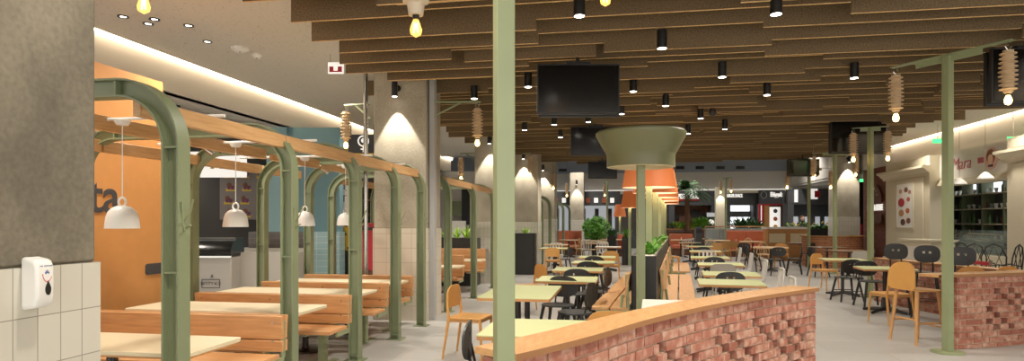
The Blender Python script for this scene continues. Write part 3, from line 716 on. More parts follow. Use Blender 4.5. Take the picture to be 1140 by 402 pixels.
# the nearest pole
x, yy = W(561, 2.74); t = thing('lamp_post', 'nearest green post at the left end of the curved brick wall', 'lamp post', (x, yy, 0), 0)
MB().box((0, 0, 1.75), (.081, .081, 3.5), rz=TH + R(14)).build('post', 'green', t, bevel=.004); MB().lathe([(.09, 0), (.09, .02)], n=28).build('base_plate', 'green', t)
MB().box((0, 0, 3.5), (1.6, .09, .012), rz=R(120)).build('crossbar', 'green', t)
# lamps on wall brackets
def bracket(x0, y0, x1, y1, z, label, lab2, brace=True):
    t = thing('lamp_bracket', label, 'bracket', (x0, y0, z)); dx, dy = x1 - x0, y1 - y0
    p = MB().tube([(0, 0, 0), (dx, dy, 0)], .016, n=6)
    if brace: p.tube([(0, 0, -.22), (dx * .6, dy * .6, 0)], .014, n=6)
    p.build('arm', 'green', t)
    ilamp(x0 + dx * .93, y0 + dy * .93, z - .1, lab2)
bracket(-2.78, 9.2, -2.08, 9.32, 3.32, 'green lamp bracket on the right side of the tall column', 'insulator lamp hanging right of the tall column')
bracket(-3.8, 9.2, -4.25, 9.25, 3.32, 'lamp bracket on the left side of the tall column', 'insulator lamp hanging left of the tall column')
bracket(-3.52, 15.2, -3.92, 15.2, 3.2, 'lamp bracket on the column behind the grass planter', 'insulator lamp hanging before the second arches')
x, yy = W(578, 17.9); x1, y1 = W(588, 17.9)
bracket(x, yy + .6, x1, y1 + .5, 3.5, 'lamp bracket on the column beyond the green pole', 'insulator lamp in front of the spotlit column beyond the green pole', False)
for px, f, zt, lab in ((616, 22.0, 3.2, 'insulator lamp before the column of the farthest arches'), (631, 27, 3.15, 'insulator lamp over the farthest arches'), (905.5, 17, 3.2, 'insulator lamp left of the far right television post')):
    x, yy = W(px, f); ilamp(x, yy, zt, lab)
    o = MB().tube([(0, 0, zt + .09), (0, 0, 4.6 if f > 22.2 else 3.6)], .006, n=5).build('lamp_wire', 'chrome', loc=(x, yy, 0)); tag(o, 'thin wire holding the %s' % lab, 'wire')
# big porcelain pendants near the camera
root = thing('porcelain_pendant', 'x', 'pendant lamp')
MB().lathe([(.03, .32), (.07, .3), (.075, .28), (.04, .27), (.04, .2), (.088, .19), (.09, .17), (.045, .155), (.045, .125), (.088, .11), (.09, .09), (.06, .075), (.05, .0), (.03, 0)], n=28).build('porcelain_body', 'porcelain', root)
MB().lathe([(.024, .0), (.024, -.03)], n=14).build('bulb_cap', 'black_metal', root)
MB().lathe([(.018, -.03), (.026, -.05), (.042, -.1), (.036, -.13), (.004, -.15)], n=18).build('bulb_glass', 'bulbglass', root)
MB().tube([(-.012, 0, -.05), (-.014, 0, -.12), (.0, 0, -.06), (.014, 0, -.12), (.012, 0, -.05)], .006, n=6).build('filament', 'glow', root)
MB().tube([(0, 0, .31), (0, 0, 1.2)], .006, n=6).build('cord', 'black_metal', root)
KPP = Kind(root)
for px, f, py, lab in ((463, 4.3, 17, 'porcelain pendant with glowing bulb in front of the plank ceiling edge'), (160, 4.3, -9, 'glowing bulb of the pendant in front of the pale left ceiling'), (674, 5.0, -14, 'bulb of the pendant cut by the upper edge above the big television')):
    x, yy = W(px, f); KPP.put(x, yy, 0, lab, 'porcelain pendants with glowing bulbs', z=Z(py, f))

# ================================================================ BRICK WALLS
def brick_wall(pts, z_top, thick, name, label, hole, seed=1, capw=.27, cap_ext=0, cap_mat='oak_cap'):
    """pts: plan polyline of the visible face; interior lies to its left"""
    r = random.Random(seed)
    P = [Vector((p[0], p[1], 0)) for p in pts]
    # resample (Catmull-Rom)
    fine = []
    for i in range(len(P) - 1):
        a, b_, c, d = P[max(i - 1, 0)], P[i], P[i + 1], P[min(i + 2, len(P) - 1)]
        for k in range(12):
            t_ = k / 12; fine.append(.5 * ((2 * b_) + (c - a) * t_ + (2 * a - 5 * b_ + 4 * c - d) * t_ ** 2 + (3 * b_ - a - 3 * c + d) * t_ ** 3))
    fine.append(P[-1]); ln = [0]
    for i in range(len(fine) - 1): ln.append(ln[-1] + (fine[i + 1] - fine[i]).length)
    tot = ln[-1]
    def at(s):
        s = max(0, min(tot, s)); i = 0
        while i < len(ln) - 2 and ln[i + 1] < s: i += 1
        u = (s - ln[i]) / (ln[i + 1] - ln[i] + 1e-9); p = fine[i].lerp(fine[i + 1], u); d = (fine[min(i + 2, len(fine) - 1)] - fine[max(i - 1, 0)]).normalized()
        return p, d, Vector((-d.y, d.x, 0))
    t = thing(name, label, 'wall', (0, 0, 0))
    mb = MB(); zc = z_top - .035; ch = .072; nrow = int(zc / ch) + 1; bl = .235
    for q in range(nrow):
        z1 = zc - q * ch; z0 = max(0, z1 - ch)
        if z1 <= .01: break
        s = -(bl / 2 if q % 2 else 0)
        k = 0
        while s < tot - .01:
            # cells: stretcher bricks, some replaced by header holes
            L_ = bl; hl = hole(q, s, tot) and s > .15
            cells = [(s, s + L_, 0)] if not hl else [(s, s + L_ * .3, 0), (s + L_ * .3, s + L_ * .7, 1), (s + L_ * .7, s + L_, 2)]
            for a, c, kind in cells:
                a_, c_ = max(0, a), min(tot, c)
                if c_ - a_ < .02: continue
                (p, d, n_) = at((a_ + c_) / 2); L2 = c_ - a_; ang = atan2(d.y, d.x)
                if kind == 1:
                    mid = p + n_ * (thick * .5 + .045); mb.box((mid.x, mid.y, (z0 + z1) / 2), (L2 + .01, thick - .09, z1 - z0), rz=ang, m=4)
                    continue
                j = r.uniform(-.003, .003) + (-.006 if kind == 2 else 0)
                mid = p + n_ * (thick / 2 + .006)
                mb.box((mid.x, mid.y, (z0 + z1) / 2), (L2 + (.002 if not hl else -.012), thick - .012, z1 - z0), rz=ang, m=3)
                mid = p + n_ * (.065 + j); mb.box((mid.x, mid.y, (z0 + z1) / 2), (L2 - (.015 if not hl else .001), .13, z1 - z0 - .014), rz=ang, m=r.choice([0, 0, 1, 2]))
                mid = p + n_ * (thick - .03); mb.box((mid.x, mid.y, (z0 + z1) / 2), (L2 - .011, .07, z1 - z0 - .011), rz=ang, m=r.choice([0, 1, 2]))
            s += bl; k += 1
    # brick ends close the wall
    for s_, sg in ((0, -1), (tot, 1)):
        p, d, n_ = at(s_)
        for q in range(nrow):
            z1 = zc - q * ch; z0 = max(0, z1 - ch)
            if z1 < .02: break
            mid = p + n_ * (thick / 2) + d * (sg * .004); mb.box((mid.x, mid.y, (z0 + z1) / 2), (.02, thick - .012, z1 - z0 - .011), rz=atan2(d.y, d.x), m=r.choice([0, 1, 2]))
    mb.build('brickwork', ['brick_a', 'brick_b', 'brick_c', 'mortar', 'hole'], t, smooth=False)
    # cap
    cp = MB(); N_ = 40; vs = []
    for i in range(N_ + 1):
        p, d, n_ = at(tot * i / N_)
        if i == 0: p = p - d * (cap_ext + .02)
        if i == N_: p = p + d * .02
        a = p - n_ * .025; c = p + n_ * (capw - .025)
        vs += [(a.x, a.y, z_top - .033), (c.x, c.y, z_top - .033), (c.x, c.y, z_top), (a.x, a.y, z_top)]
    fs = []; 
    for i in range(N_):
        for k in range(4): fs.append((4 * i + k, 4 * i + (k + 1) % 4, 4 * i + 4 + (k + 1) % 4, 4 * i + 4 + k))
    fs += [(3, 2, 1, 0), tuple(4 * N_ + k for k in range(4))]
    cp.add(vs, fs)
    for i in range(len(cp.mi)):
        if i < 4 * N_ and i % 4 != 2: cp.mi[i] = 1
    cp.build('oak_cap', [cap_mat, 'ply_edge'], t, recalc=True)
    return t
def hole_front(q, s, tot):
    k = int(round(s / .1175)); return 2 <= q <= 9 and .45 < s < tot - .3 and (k * 13 + q * 29) % 7 > 1 and not (q == 2 and (k // 2) % 2)
def hole_right(q, s, tot):
    k = int(round(s / .1175)); return 2 <= q <= 8 and .3 < s < 1.5 and (k * 13 + q * 29) % 7 > 1
brick_wall([(-.47, 2.84), (-.18, 3.32), (.17, 4.0), (.62, 4.72), (1.1, 5.36), (1.76, 6.12)], .9, .2, 'brick_wall', 'curved perforated brick wall with oak cap across the foreground', hole_front, 2)
brick_wall([(3.92, 8.16), (4.36, 8.36), (4.86, 8.62), (5.9, 9.25), (6.9, 10.0)], .885, .2, 'brick_wall', 'perforated brick wall with oak cap beside the tall T-shaped lamp post', hole_right, 5, cap_ext=.3)
brick_wall([(4.75, 12.9), (5.0, 11.6), (5.25, 10.5), (5.45, 9.5)], .82, .2, 'brick_wall', 'brick counter wall behind the black bar stools', lambda q, s, t_: False, 8)

# ================================================================ FURNITURE KINDS
def legs4(t, m, w_, d, h, r=.013, splay=.03, name='leg', r2=None):
    for sx in (-1, 1):
        for sy in (-1, 1):
            MB().tube([(sx * (w_ + splay), sy * (d + splay), 0), (sx * w_, sy * d, h)], [r2 or r * .75, r], n=8).build(name, m, t)
# tan bent plywood chair
root = thing('plywood_chair', 'x', 'chair')
MB().prism(rrect(-.2, .2, -.2, .2, .05), lambda a, c, k: (a, c, .432 + k), .022).build('seat', 'tan', root, bevel=.005)
plate(rrect(-.2, .2, .55, .795, .03, rt=.13, n=8), [], .014, .35).build('backrest', 'tan', root, loc=(0, .19, 0))
for sx in (-1, 1):
    MB().tube([(sx * .215, .25, 0), (sx * .195, .185, .43), (sx * .19, .2, .58), (sx * .18, .205, .72)], [.012, .018, .016, .012], n=8).build('rear_leg', 'tan', root)
    MB().tube([(sx * .205, -.2, 0), (sx * .185, -.175, .435)], [.012, .018], n=8).build('front_leg', 'tan', root)
MB().bx(-.18, .18, -.18, -.16, .4, .435).bx(-.18, .18, .16, .18, .4, .435).bx(-.185, -.165, -.17, .17, .4, .435).bx(.165, .185, -.17, .17, .4, .435).build('seat_rail', 'tan_leg', root)
K_TAN = Kind(root)
# black chair with rounded back and two holes
root = thing('round_back_chair', 'x', 'chair')
MB().prism([(.21 * cos(a), .2 * sin(a)) for a in [2 * pi * i / 26 for i in range(26)]], lambda a, c, k: (a, c, .44 + k), .02).build('seat', 'seat_dark', root, bevel=.006)
def oval(w_, z0, z1, n=30, e=2.6):
    cz = (z0 + z1) / 2; hz = (z1 - z0) / 2
    return [(w_ * abs(cos(a)) ** (2 / e) * (1 if cos(a) > 0 else -1), cz + hz * abs(sin(a)) ** (2 / e) * (1 if sin(a) > 0 else -1)) for a in [2 * pi * (i + .5) / n for i in range(n)]]
plate(oval(.205, .53, .8), [circ(-.045, .715, .016), circ(.045, .715, .016)], .014, .5).build('backrest', 'black', root, loc=(0, .185, 0))
MB().tube([(-.09, .15, .44), (-.085, .19, .62)], .011).build('back_post', 'black', root); MB().tube([(.09, .15, .44), (.085, .19, .62)], .011).build('back_post', 'black', root)
legs4(root, 'black', .14, .13, .445, .023, .075)
MB().tube([(-.17, -.16, .2), (.17, -.16, .2)], .008).build('stretcher', 'black', root); MB().tube([(-.17, .16, .2), (.17, .16, .2)], .008).build('stretcher', 'black', root)
K_BLK = Kind(root)
# aluminium chair with slatted back
root = thing('aluminium_chair', 'x', 'chair')
MB().prism(rrect(-.2, .2, -.2, .2, .06), lambda a, c, k: (a, c, .44 + k), .02).build('seat', 'alu', root, bevel=.006)
fr = [(-.18, .2, .45), (-.185, .24, .7)] + [(-.185 + .05 * (1 - cos(a)) , .25, .77 + .05 * sin(a)) for a in (0.4, .9, 1.4)] + [(.185 - .05 * (1 - cos(a)), .25, .77 + .05 * sin(a)) for a in (1.4, .9, .4)] + [(.185, .24, .7), (.18, .2, .45)]
MB().tube(fr, .016, n=10).build('back_frame', 'alu', root)
for xx in (-.09, 0, .09): MB().box((xx, .228, .635), (.045, .008, .36), rx=R(-7)).build('slat', 'alu', root)
legs4(root, 'alu', .17, .17, .445, .014, .03)
MB().tube([(-.18, -.18, .2), (-.18, .18, .2)], .008).build('stretcher', 'alu', root); MB().tube([(.18, -.18, .2), (.18, .18, .2)], .008).build('stretcher', 'alu', root)
K_ALU = Kind(root)
# grey shell chair
root = thing('shell_chair', 'x', 'chair')
MB().prism(rrect(-.2, .2, -.2, .2, .08), lambda a, c, k: (a, c, .44 + k), .02).build('seat', 'grey_seat', root, bevel=.006)
plate(rrect(-.205, .205, .5, .8, .08, rt=.1), [], .016, .6).build('backrest', 'grey_seat', root, loc=(0, .18, 0))
MB().tube([(-.1, .17, .44), (-.1, .19, .6)], .012).build('back_post', 'alu', root); MB().tube([(.1, .17, .44), (.1, .19, .6)], .012).build('back_post', 'alu', root)
legs4(root, 'alu', .16, .16, .445, .012, .04)
K_GRY = Kind(root)
# white slatted chair
root = copy_tree(K_ALU.root); root.name = 'white_chair'
for ch in root.children: ch.data = ch.data.copy(); ch.data.materials[0] = MATS['laminate_white']
K_WHT = Kind(root)
# pale spindle chair
root = thing('spindle_chair', 'x', 'chair')
MB().prism([(.21 * cos(a), .2 * sin(a)) for a in [2 * pi * i / 24 for i in range(24)]], lambda a, c, k: (a, c, .435 + k), .028).build('seat', 'pale_wood', root, bevel=.006)
hoop = [(.2 * cos(a), .17 + .05 * sin(a), .46 + .36 * sin(a)) for a in [pi * i / 14 for i in range(15)]]
MB().tube(hoop, .012).build('hoop_back', 'pale_wood', root)
for k in range(5):
    xx = -.12 + .06 * k; zt = .46 + .36 * sqrt(1 - (xx / .2) ** 2); MB().tube([(xx * .8, .165, .45), (xx, .215, zt)], .007, n=6).build('spindle', 'pale_wood', root)
legs4(root, 'pale_wood', .14, .13, .44, .014, .06)
K_SPI = Kind(root)
# tan bar stool
root = thing('bar_stool', 'x', 'stool')
MB().prism(rrect(-.2, .2, -.2, .2, .07), lambda a, c, k: (a, c - .25 * 0, .645 + .25 * max(0, c - .1) ** 2 * 4 + k), .018).build('seat', 'tan', root, bevel=.005)
plate(rrect(-.215, .215, .66, 1.0, .06, rt=.17, n=8), [], .014, .9).build('backrest', 'tan', root, loc=(0, .18, 0))
for sx in (-1, 1):
    for sy in (-1, 1): MB().tube([(sx * .21, sy * .2, 0), (sx * .16, sy * .15, .645)], [.017, .024], n=10).build('leg', 'tan_leg', root)
MB().tube([(-.193, -.185, .21), (.193, -.185, .21)], .011).tube([(-.186, .178, .3), (.186, .178, .3)], .011).tube([(-.188, -.18, .26), (-.188, .18, .26)], .011).tube([(.188, -.18, .26), (.188, .18, .26)], .011).build('footrest', 'tan_leg', root)
K_BTAN = Kind(root)
# black bar stool with two square holes
root = thing('bar_stool', 'x', 'stool')
sq = lambda cx, cz, h_: [(cx - h_, cz - h_), (cx + h_, cz - h_), (cx + h_, cz + h_), (cx - h_, cz + h_)]
plate(oval(.172, .87, 1.14, e=2.8), [sq(-.04, 1.03, .016), sq(.04, 1.03, .016)], .014, .5).build('backrest', 'black', root, loc=(0, .17, 0))
MB().prism([(.19 * cos(a), .18 * sin(a)) for a in [2 * pi * i / 26 for i in range(26)]], lambda a, c, k: (a, c, .7 + k), .022).build('seat', 'black', root, bevel=.006)
MB().tube([(-.08, .14, .7), (-.075, .175, .95)], .011).build('back_post', 'black', root); MB().tube([(.08, .14, .7), (.075, .175, .95)], .011).build('back_post', 'black', root)
legs4(root, 'black', .12, .12, .705, .018, .09)
MB().tube([(.18 * cos(a), .18 * sin(a), .28) for a in [2 * pi * i / 20 for i in range(21)]], .008, n=6).build('foot_ring', 'black', root)
K_BBLK = Kind(root)
# cafe tables
def cafe_table(name, sx, sy, top, edge='oak', h=.74, feet=1, round_=False):
    root = thing(name, 'x', 'table')
    out = rrect(-sx / 2, sx / 2, -sy / 2, sy / 2, .02) if not round_ else [(sx / 2 * cos(a), sx / 2 * sin(a)) for a in [2 * pi * i / 40 for i in range(40)]]
    MB().prism(out, lambda a, c, k: (a, c, h - .008 + k), .008).build('table_top', top, root)
    MB().prism(out, lambda a, c, k: (a * 1.001, c * 1.001, h - .034 + k), .026).build('table_edge', edge, root)
    for oy in ([0] if feet == 1 else [-sy * .26, sy * .26]):
        p = MB().tube([(0, oy, .03), (0, oy, h - .035)], .032, n=14)
        p.box((0, oy, h - .045), (.3, .3, .02))
        p.build('pedestal', 'black_metal', root)
        q = MB()
        for k in range(4):
            a = pi / 4 + k * pi / 2; q.tube([(0, oy, .07), (.36 * cos(a), oy + .36 * sin(a), .022)], [.036, .022], n=8)
        q.build('foot_cross', 'black_metal', root)
    return Kind(root)
KT = cafe_table('cafe_table', .78, .76, 'laminate')
KT_LONG = cafe_table('cafe_table', .74, 1.3, 'laminate', feet=2)
KT_W = cafe_table('cafe_table', .76, .7, 'laminate_white')
KT_R = cafe_table('round_table', 1.0, 1.0, 'pale_wood', 'pale_wood', round_=True)
KT_B = cafe_table('cafe_table', .95, .8, 'laminate_brown', 'wood_dark')
KT_P = cafe_table('cafe_table', .8, .76, 'laminate_cream')
def put(K, px, f, rz, label, group=None):
    x, yy = W(px, f); return K.put(x, yy, rz, label, group)
GT = 'green topped cafe tables'
# left row of tables
put(KT, 602, 4.52, .0, 'green topped table tucked behind the left end of the curved brick wall', GT)
put(KT_LONG, 582, 6.9, 0, 'long green topped table on two black pedestals right of the green pole', GT)
LT = [(632, 8.4, 'first'), (644, 10.15, 'second'), (661, 11.9, 'third'), (665, 13.7, 'fourth')]
for px, f, n in LT: put(KT, px, f, 0, 'green topped table in the left row, %s behind the long two-pedestal table' % n, GT)
put(KT, 617, 18.2, 0, 'far green topped table with the tan chair left of the rows', GT)
put(KT_P, 619, 21.2, 0, 'far cream table before the green arches of the last run')
put(KT_W, 677, 19.2, 0, 'white topped table behind the orange tan chair in the left row')
put(KT_P, 664, 22.6, 0, 'cream table in front of the terracotta far seats, left middle')
put(KT_R, 661, 25.3, 0, 'round pale table near the weeping fig')
put(KT_R, 683, 27.5, 0, 'round pale table behind the far black planter')
put(KT_P, 633, 26.5, 0, 'cream table at the far terracotta bench')
# right row of tables
put(KT_W, 762, 5.75, -.05, 'white topped table between the right slatted bench and the brick wall')
RT = [(813, 7.95), (813, 9.25), (802, 11.35), (790, 13.5), (785, 16.4), (779, 19.6), (768, 23)]
for i, (px, f) in enumerate(RT): put(KT, px, f, -.09, 'green topped table in the right row, %s from the brick wall' % NUM[i], GT)
BC = 'black round-backed chairs'
# chairs of the left zone
K_TAN_ = lambda px, f, d, lab: put(K_TAN, px, f, face(*d), lab, 'tan plywood chairs')
K_BLK_ = lambda px, f, d, lab: put(K_BLK, px, f, face(*d), lab, BC)
K_TAN_(524, 7.02, (1, -.12), 'tan plywood chair at the left side of the long green table')
K_BLK_(552, 4.45, (1, .1), 'black chair mostly hidden by the nearest green post')
K_TAN_(676, 5.15, (-.15, 1), 'tan plywood chair back peeping over the curved brick wall')
K_BLK_(621, 7.95, (-.25, -1), 'black round-backed chair at the far end of the long two-pedestal table')
K_BLK_(640, 7.3, (-1, .3), 'black chair at the aisle end of the left bench, beside the long table')
K_BLK_(641, 9.2, (0, -1), 'black chair behind the first square table of the left row')
K_BLK_(654, 10.95, (0, -1), 'black chair behind the second square table of the left row')
K_BLK_(661, 12.7, (0, -1), 'black chair behind the third square table of the left row')
K_BLK_(662, 9.45, (-1, .25), 'black chair at the bench end of the second square table, left row')
K_TAN_(590, 10.4, (-.8, -.6), 'tan plywood chair turned away left of the first square table')
K_TAN_(616, 17.3, (0, 1), 'tan plywood chair with its back to the camera before the far arches')
K_BLK_(627, 17.6, (-1, .3), 'black chair right of the far tan chair before the arches')
K_TAN_(680, 15.4, (0, 1), 'orange tan plywood chair at the far end of the left row')
put(K_WHT, 620, 20.0, face(0, 1), 'white slatted chair behind the far tan chair')
put(K_SPI, 646, 24.5, face(1, 0), 'pale spindle chair seen from the side before the terracotta bench')
put(K_WHT, 653, 24.0, face(0, 1), 'white slatted chair beside the pale spindle chair, left zone')
put(K_SPI, 660, 23.8, face(-1, 0), 'pale spindle chair facing the side-on chair, left zone')
put(K_SPI, 671, 24.8, face(0, -1), 'pale spindle chair before the terracotta far seats, left of the black planter')
K_TAN_(640, 27.2, (-1, -.3), 'tan plywood chair at the far terracotta bench')
put(K_ALU, 671, 21.2, face(0, 1), 'aluminium chair at the white topped table in the left zone')
# chairs of the right row
K_BLK_(816, 8.62, (0, -1), 'black chair behind the first table of the right row')
put(K_GRY, 807, 10.25, face(0, -1), 'pale grey shell chair behind the second table of the right row')
K_BLK_(797, 12.35, (0, -1), 'black chair behind the third table of the right row')
put(K_ALU, 789, 14.6, face(0, -1), 'aluminium slatted chair behind the fourth table of the right row')
K_BLK_(784, 17.4, (0, -1), 'black chair behind the fifth table of the right row')
K_BLK_(779, 20.7, (0, -1), 'black chair behind the sixth table of the right row')
for px, f, n in ((858, 7.75, 'first'), (850, 9.2, 'second'), (836, 11.3, 'third'), (823, 13.5, 'fourth'), (813, 16.4, 'fifth')):
    put(K_ALU, px, f, face(-1, .05), 'aluminium chair at the aisle side of the %s table of the right row' % n, 'aluminium chairs along the right row')
put(K_TAN, 749, 19.0, face(1, 0), 'tan plywood chair beside the far bench end, right row')
# middle right round tables
put(KT_R, 858, 18.9, 0, 'round pale table with the black chair in front, middle right')
K_BLK_(864, 17.6, (-.1, 1), 'black round-backed chair seen from behind at the round pale table, middle right')
K_BLK_(884, 18.0, (-1, .3), 'black chair on the right side of the round pale table')
K_BLK_(838, 18.6, (1, .2), 'black chair on the left side of the round pale table')
put(K_SPI, 851, 20.3, face(0, -1), 'pale spindle chair behind the round pale table')
K_TAN_(870, 20.5, (-.2, -1), 'tan plywood chair behind the round pale table')
put(KT_R, 838, 24.5, 0, 'round pale table in front of the terracotta sofa')
put(K_SPI, 826, 24.2, face(1, 0), 'pale spindle chair left of the table in front of the terracotta sofa')
put(K_SPI, 834, 26.2, face(0, -1), 'pale spindle chair against the terracotta sofa')
K_BLK_(846, 25.2, (-1, 0), 'black chair right of the table in front of the terracotta sofa')
K_BLK_(827, 21.2, (0, 1), 'black chair in the aisle before the terracotta sofa')
put(KT_R, 799, 26, 0, 'round pale table before the glass balustrade')
put(K_SPI, 792, 25.2, face(.3, 1), 'pale spindle chair before the glass balustrade, left one')
K_TAN_(806, 22.5, (0, 1), 'tan plywood chair before the glass balustrade, right one')
K_TAN_(797, 21.5, (0, 1), 'tan plywood chair in the middle aisle before the balustrade')
K_TAN_(815, 23.5, (0, 1), 'tan plywood chair nearest the terracotta sofa end')
put(KT_R, 772, 29, 0, 'round pale table near the palm')
put(K_SPI, 764, 27.5, face(1, 0), 'pale spindle chair near the palm')
put(KT_P, 758, 26.5, 0, 'cream table at the far curved sofa')
put(K_ALU, 766, 24.7, face(0, 1), 'aluminium chair near the far curved sofa')
put(KT_B, 893, 22.5, 0, 'brown topped table before the wood panelled counter unit')
K_BLK_(900, 21.0, (-.3, 1), 'black chair at the brown table before the counter unit, left one')
K_BLK_(913, 21.6, (-1, .2), 'black chair at the brown table before the counter unit, right one')
# tables on the right
put(KT_B, 921, 19.0, .1, 'brown topped table left of the curved brick planter')
put(KT_B, 945, 16.6, .1, 'brown topped table in front of the curved brick planter')
K_BLK_(962, 17.2, (-1, 0), 'black chair right of the brown table at the curved brick planter')
K_BLK_(911, 17.2, (1, .2), 'black chair left of the brown table at the curved brick planter')
put(K_GRY, 952, 15.2, face(-.2, 1), 'pale grey shell chair near the curved brick planter')
put(KT, 938, 12.8, -.1, 'green topped table with the tan chair beyond the end of the brick wall', GT)
put(KT, 985, 10.4, -.1, 'green topped table closest to the tan bar stool', GT)
K_TAN_(918, 13.9, (.6, -.8), 'tan plywood chair right beyond the end of the curved brick wall')
K_BLK_(943, 11.9, (-.15, 1), 'black round-backed chair between the two right green tables, left one')
K_BLK_(970, 11.1, (.1, -1), 'black round-backed chair between the two right green tables, right one')
K_TAN_(991, 9.3, (-.3, 1), 'tan plywood chair just behind the tan bar stool')
put(K_BTAN, 1021, 7.85, face(.95, .33), 'tan bar stool with shell back left of the tall T-post', 'tan bar stools')
_s1 = put(K_BTAN, 1086, 8.75, face(-.2, -1), 'tan bar stool back peeping over the right brick wall', 'tan bar stools')
_s2 = put(K_BTAN, 1133, 8.75, face(.2, -1), 'tan bar stool back at the picture edge over the right brick wall', 'tan bar stools')
_s1.scale = _s2.scale = (.85, .85, .87)
for px, f, lab in ((997, 10.6, 'black bar stool at the brick counter, farthest of three'), (1031, 9.8, 'black bar stool at the brick counter, middle of three'), (1069, 9.2, 'black bar stool behind the tall T-post')):
    put(K_BBLK, px, f, face(.9, .45) + pi * 0 if False else face(.35, .95), lab, 'black bar stools')

# ================================================================ MIDDLE ISLAND: planter, slatted benches, lamps
MR = -R(5.2)
def mid(u, v):   # local frame of the island: u along it, v to its right
    return (.29 + v * cos(MR) - u * sin(MR), 7.9 + v * sin(MR) + u * cos(MR))
ISL = (.36, 7.9, 0)
def slat_bench(label, side, u0, u1):
    x, yy = mid(0, 0); t = thing('slatted_bench', label, 'bench', (x, yy, 0), MR)
    s = side
    for a, c in ((.18, .4), (.42, .64), ):
        MB().bx(min(s * a, s * c), max(s * a, s * c), u0, u1, .41, .445).build('seat_slat', 'oak_y', t, bevel=.004)
    n = 4
    MB().box((s * .205, (u0 + u1) / 2, .66), (.028, u1 - u0, .17), ry=-s * R(9)).build('backrest_slat', 'oak_y', t, bevel=.004)
    MB().box((s * .187, (u0 + u1) / 2, .8), (.028, u1 - u0, .12), ry=-s * R(9)).build('backrest_slat', 'oak_y', t, bevel=.004)
    for uu in (u0 + .02, (u0 + u1) / 2, u1 - .02):
        fr = MB(); fr.bx(min(s * .16, s * .55), max(s * .16, s * .55), uu - .02, uu + .02, .38, .41)
        fr.tube([(s * .17, uu, .0), (s * .2, uu, .85)], .02, n=4); fr.tube([(s * .5, uu, 0), (s * .42, uu, .4)], .02, n=4); fr.tube([(s * .33, uu, 0), (s * .25, uu, .6)], .018, n=4)
        fr.build('frame', 'green', t)
slat_bench('left slatted oak bench along the black island planter', -1, -.1, 5.6)
slat_bench('right slatted oak bench along the black island planter', 1, .75, 5.2)
slat_bench('farther right slatted oak bench of the island', 1, 6.0, 9.0)
x, yy = mid(4.6, 0)
t = thing('island_planter', 'long black planter with white pebbles between the slatted benches', 'planter', (x, yy, 0), MR)
p = MB()
for a in ((-.15, -.13, -4.6, 4.6), (.13, .15, -4.6, 4.6), (-.15, .15, -4.6, -4.58), (-.15, .15, 4.58, 4.6)): p.bx(a[0], a[1], a[2], a[3], 0, 1.08)
p.build('box', 'black', t); MB().bx(-.13, .13, -4.58, 4.58, .0, 1.06).build('pebbles', 'pebble', t)
for i, u in enumerate((.9, 1.5, 2.2, 3.0, 4.0, 5.2, 6.6, 8)):
    x, yy = mid(u, 0.02); o = MB(); blades(o, (0, 0, 0), 46, .28, (.06, .12), .035, seed=30 + i, up=.75, droop=.5)
    o = o.build('leafy_plant', 'leaf', loc=(x, yy, 1.055)); tag(o, 'broad leaved green plant growing in the island planter pebbles, %s from the mushroom post' % NUM[i], 'plant', 'plants in the island planter')
# mushroom post
x, yy = mid(-.27, -.02)
t = thing('mushroom_post', 'green post crowned by a wide green mushroom shaped bowl', 'lamp', (x, yy, 0))
MB().box((0, 0, 1.12), (.09, .09, 2.24), rz=.18).build('post', 'green', t, bevel=.004); MB().box((0, 0, .01), (.24, .24, .02)).build('base_plate', 'black_metal', t)
MB().lathe([(.4, 2.15), (.4, 2.29), (.41, 2.31), (.455, 2.39), (.51, 2.49), (.53, 2.525), (.532, 2.55), (.515, 2.57), (.1, 2.59)], n=48, cap=False).build('bowl', 'olive', t)
MB().lathe([(.4, 2.15), (.37, 2.145), (.37, 2.19), (.35, 2.21), (.06, 2.22)], n=48, cap=False).build('underside', 'laminate_cream', t)
# orange cone lamps
def cone_lamp(x, y, zb, rb, rt, h, label, postw=.09, base=0):
    t = thing('cone_lamp', label, 'lamp', (x, y, 0), MR, 'orange cone lamps')
    MB().lathe([(rb, zb), (rt, zb + h), (rt - .01, zb + h), (rb - .012, zb)], n=40, cap=False).build('lamp_shade', 'shade', t)
    MB().lathe([(rb - .013, zb + .002), (rb - .04, zb + .03), (rt - .05, zb + h - .02), (.02, zb + h - .02)], n=40, cap=False).build('shade_lining', 'shade_in', t)
    MB().box((0, 0, zb / 2 + h / 2), (postw, postw, zb + h - .02)).build('post', 'green', t, bevel=.004)
    d = bpy.data.lights.new('lamp', 'POINT'); d.energy = 5; d.color = (1, .8, .55); d.shadow_soft_size = .06; o = bpy.data.objects.new('lamp', d); COL.objects.link(o); o.location = (x + .12, y - .12, zb + .1)
for i, (px, f) in enumerate(((722.5, 9.2), (729.5, 11), (734, 13), (737.5, 15.2), (740, 17.6))):
    x, yy = W(px, f); cone_lamp(x, yy, 2.0, .39, .315, .42, 'orange cone lamp on a green post, %s behind the mushroom post' % NUM[i])
for i, (px, f) in enumerate(((701, 21.5), (690, 30))):
    x, yy = W(px, f); cone_lamp(x, yy, [1.98, 1.75][i], .3, .2, .58, ['small orange cone lamp left of the mushroom post, rising from the far planter', 'small farthest orange cone lamp near the weeping fig'][i])
x, yy = W(697.5, 22.3)
planter(x - .16, x + .16, yy - .6, yy + .8, .95, 'far black planter left of the mushroom post', grass=4, m='leaf', seed=9, gl=.5)

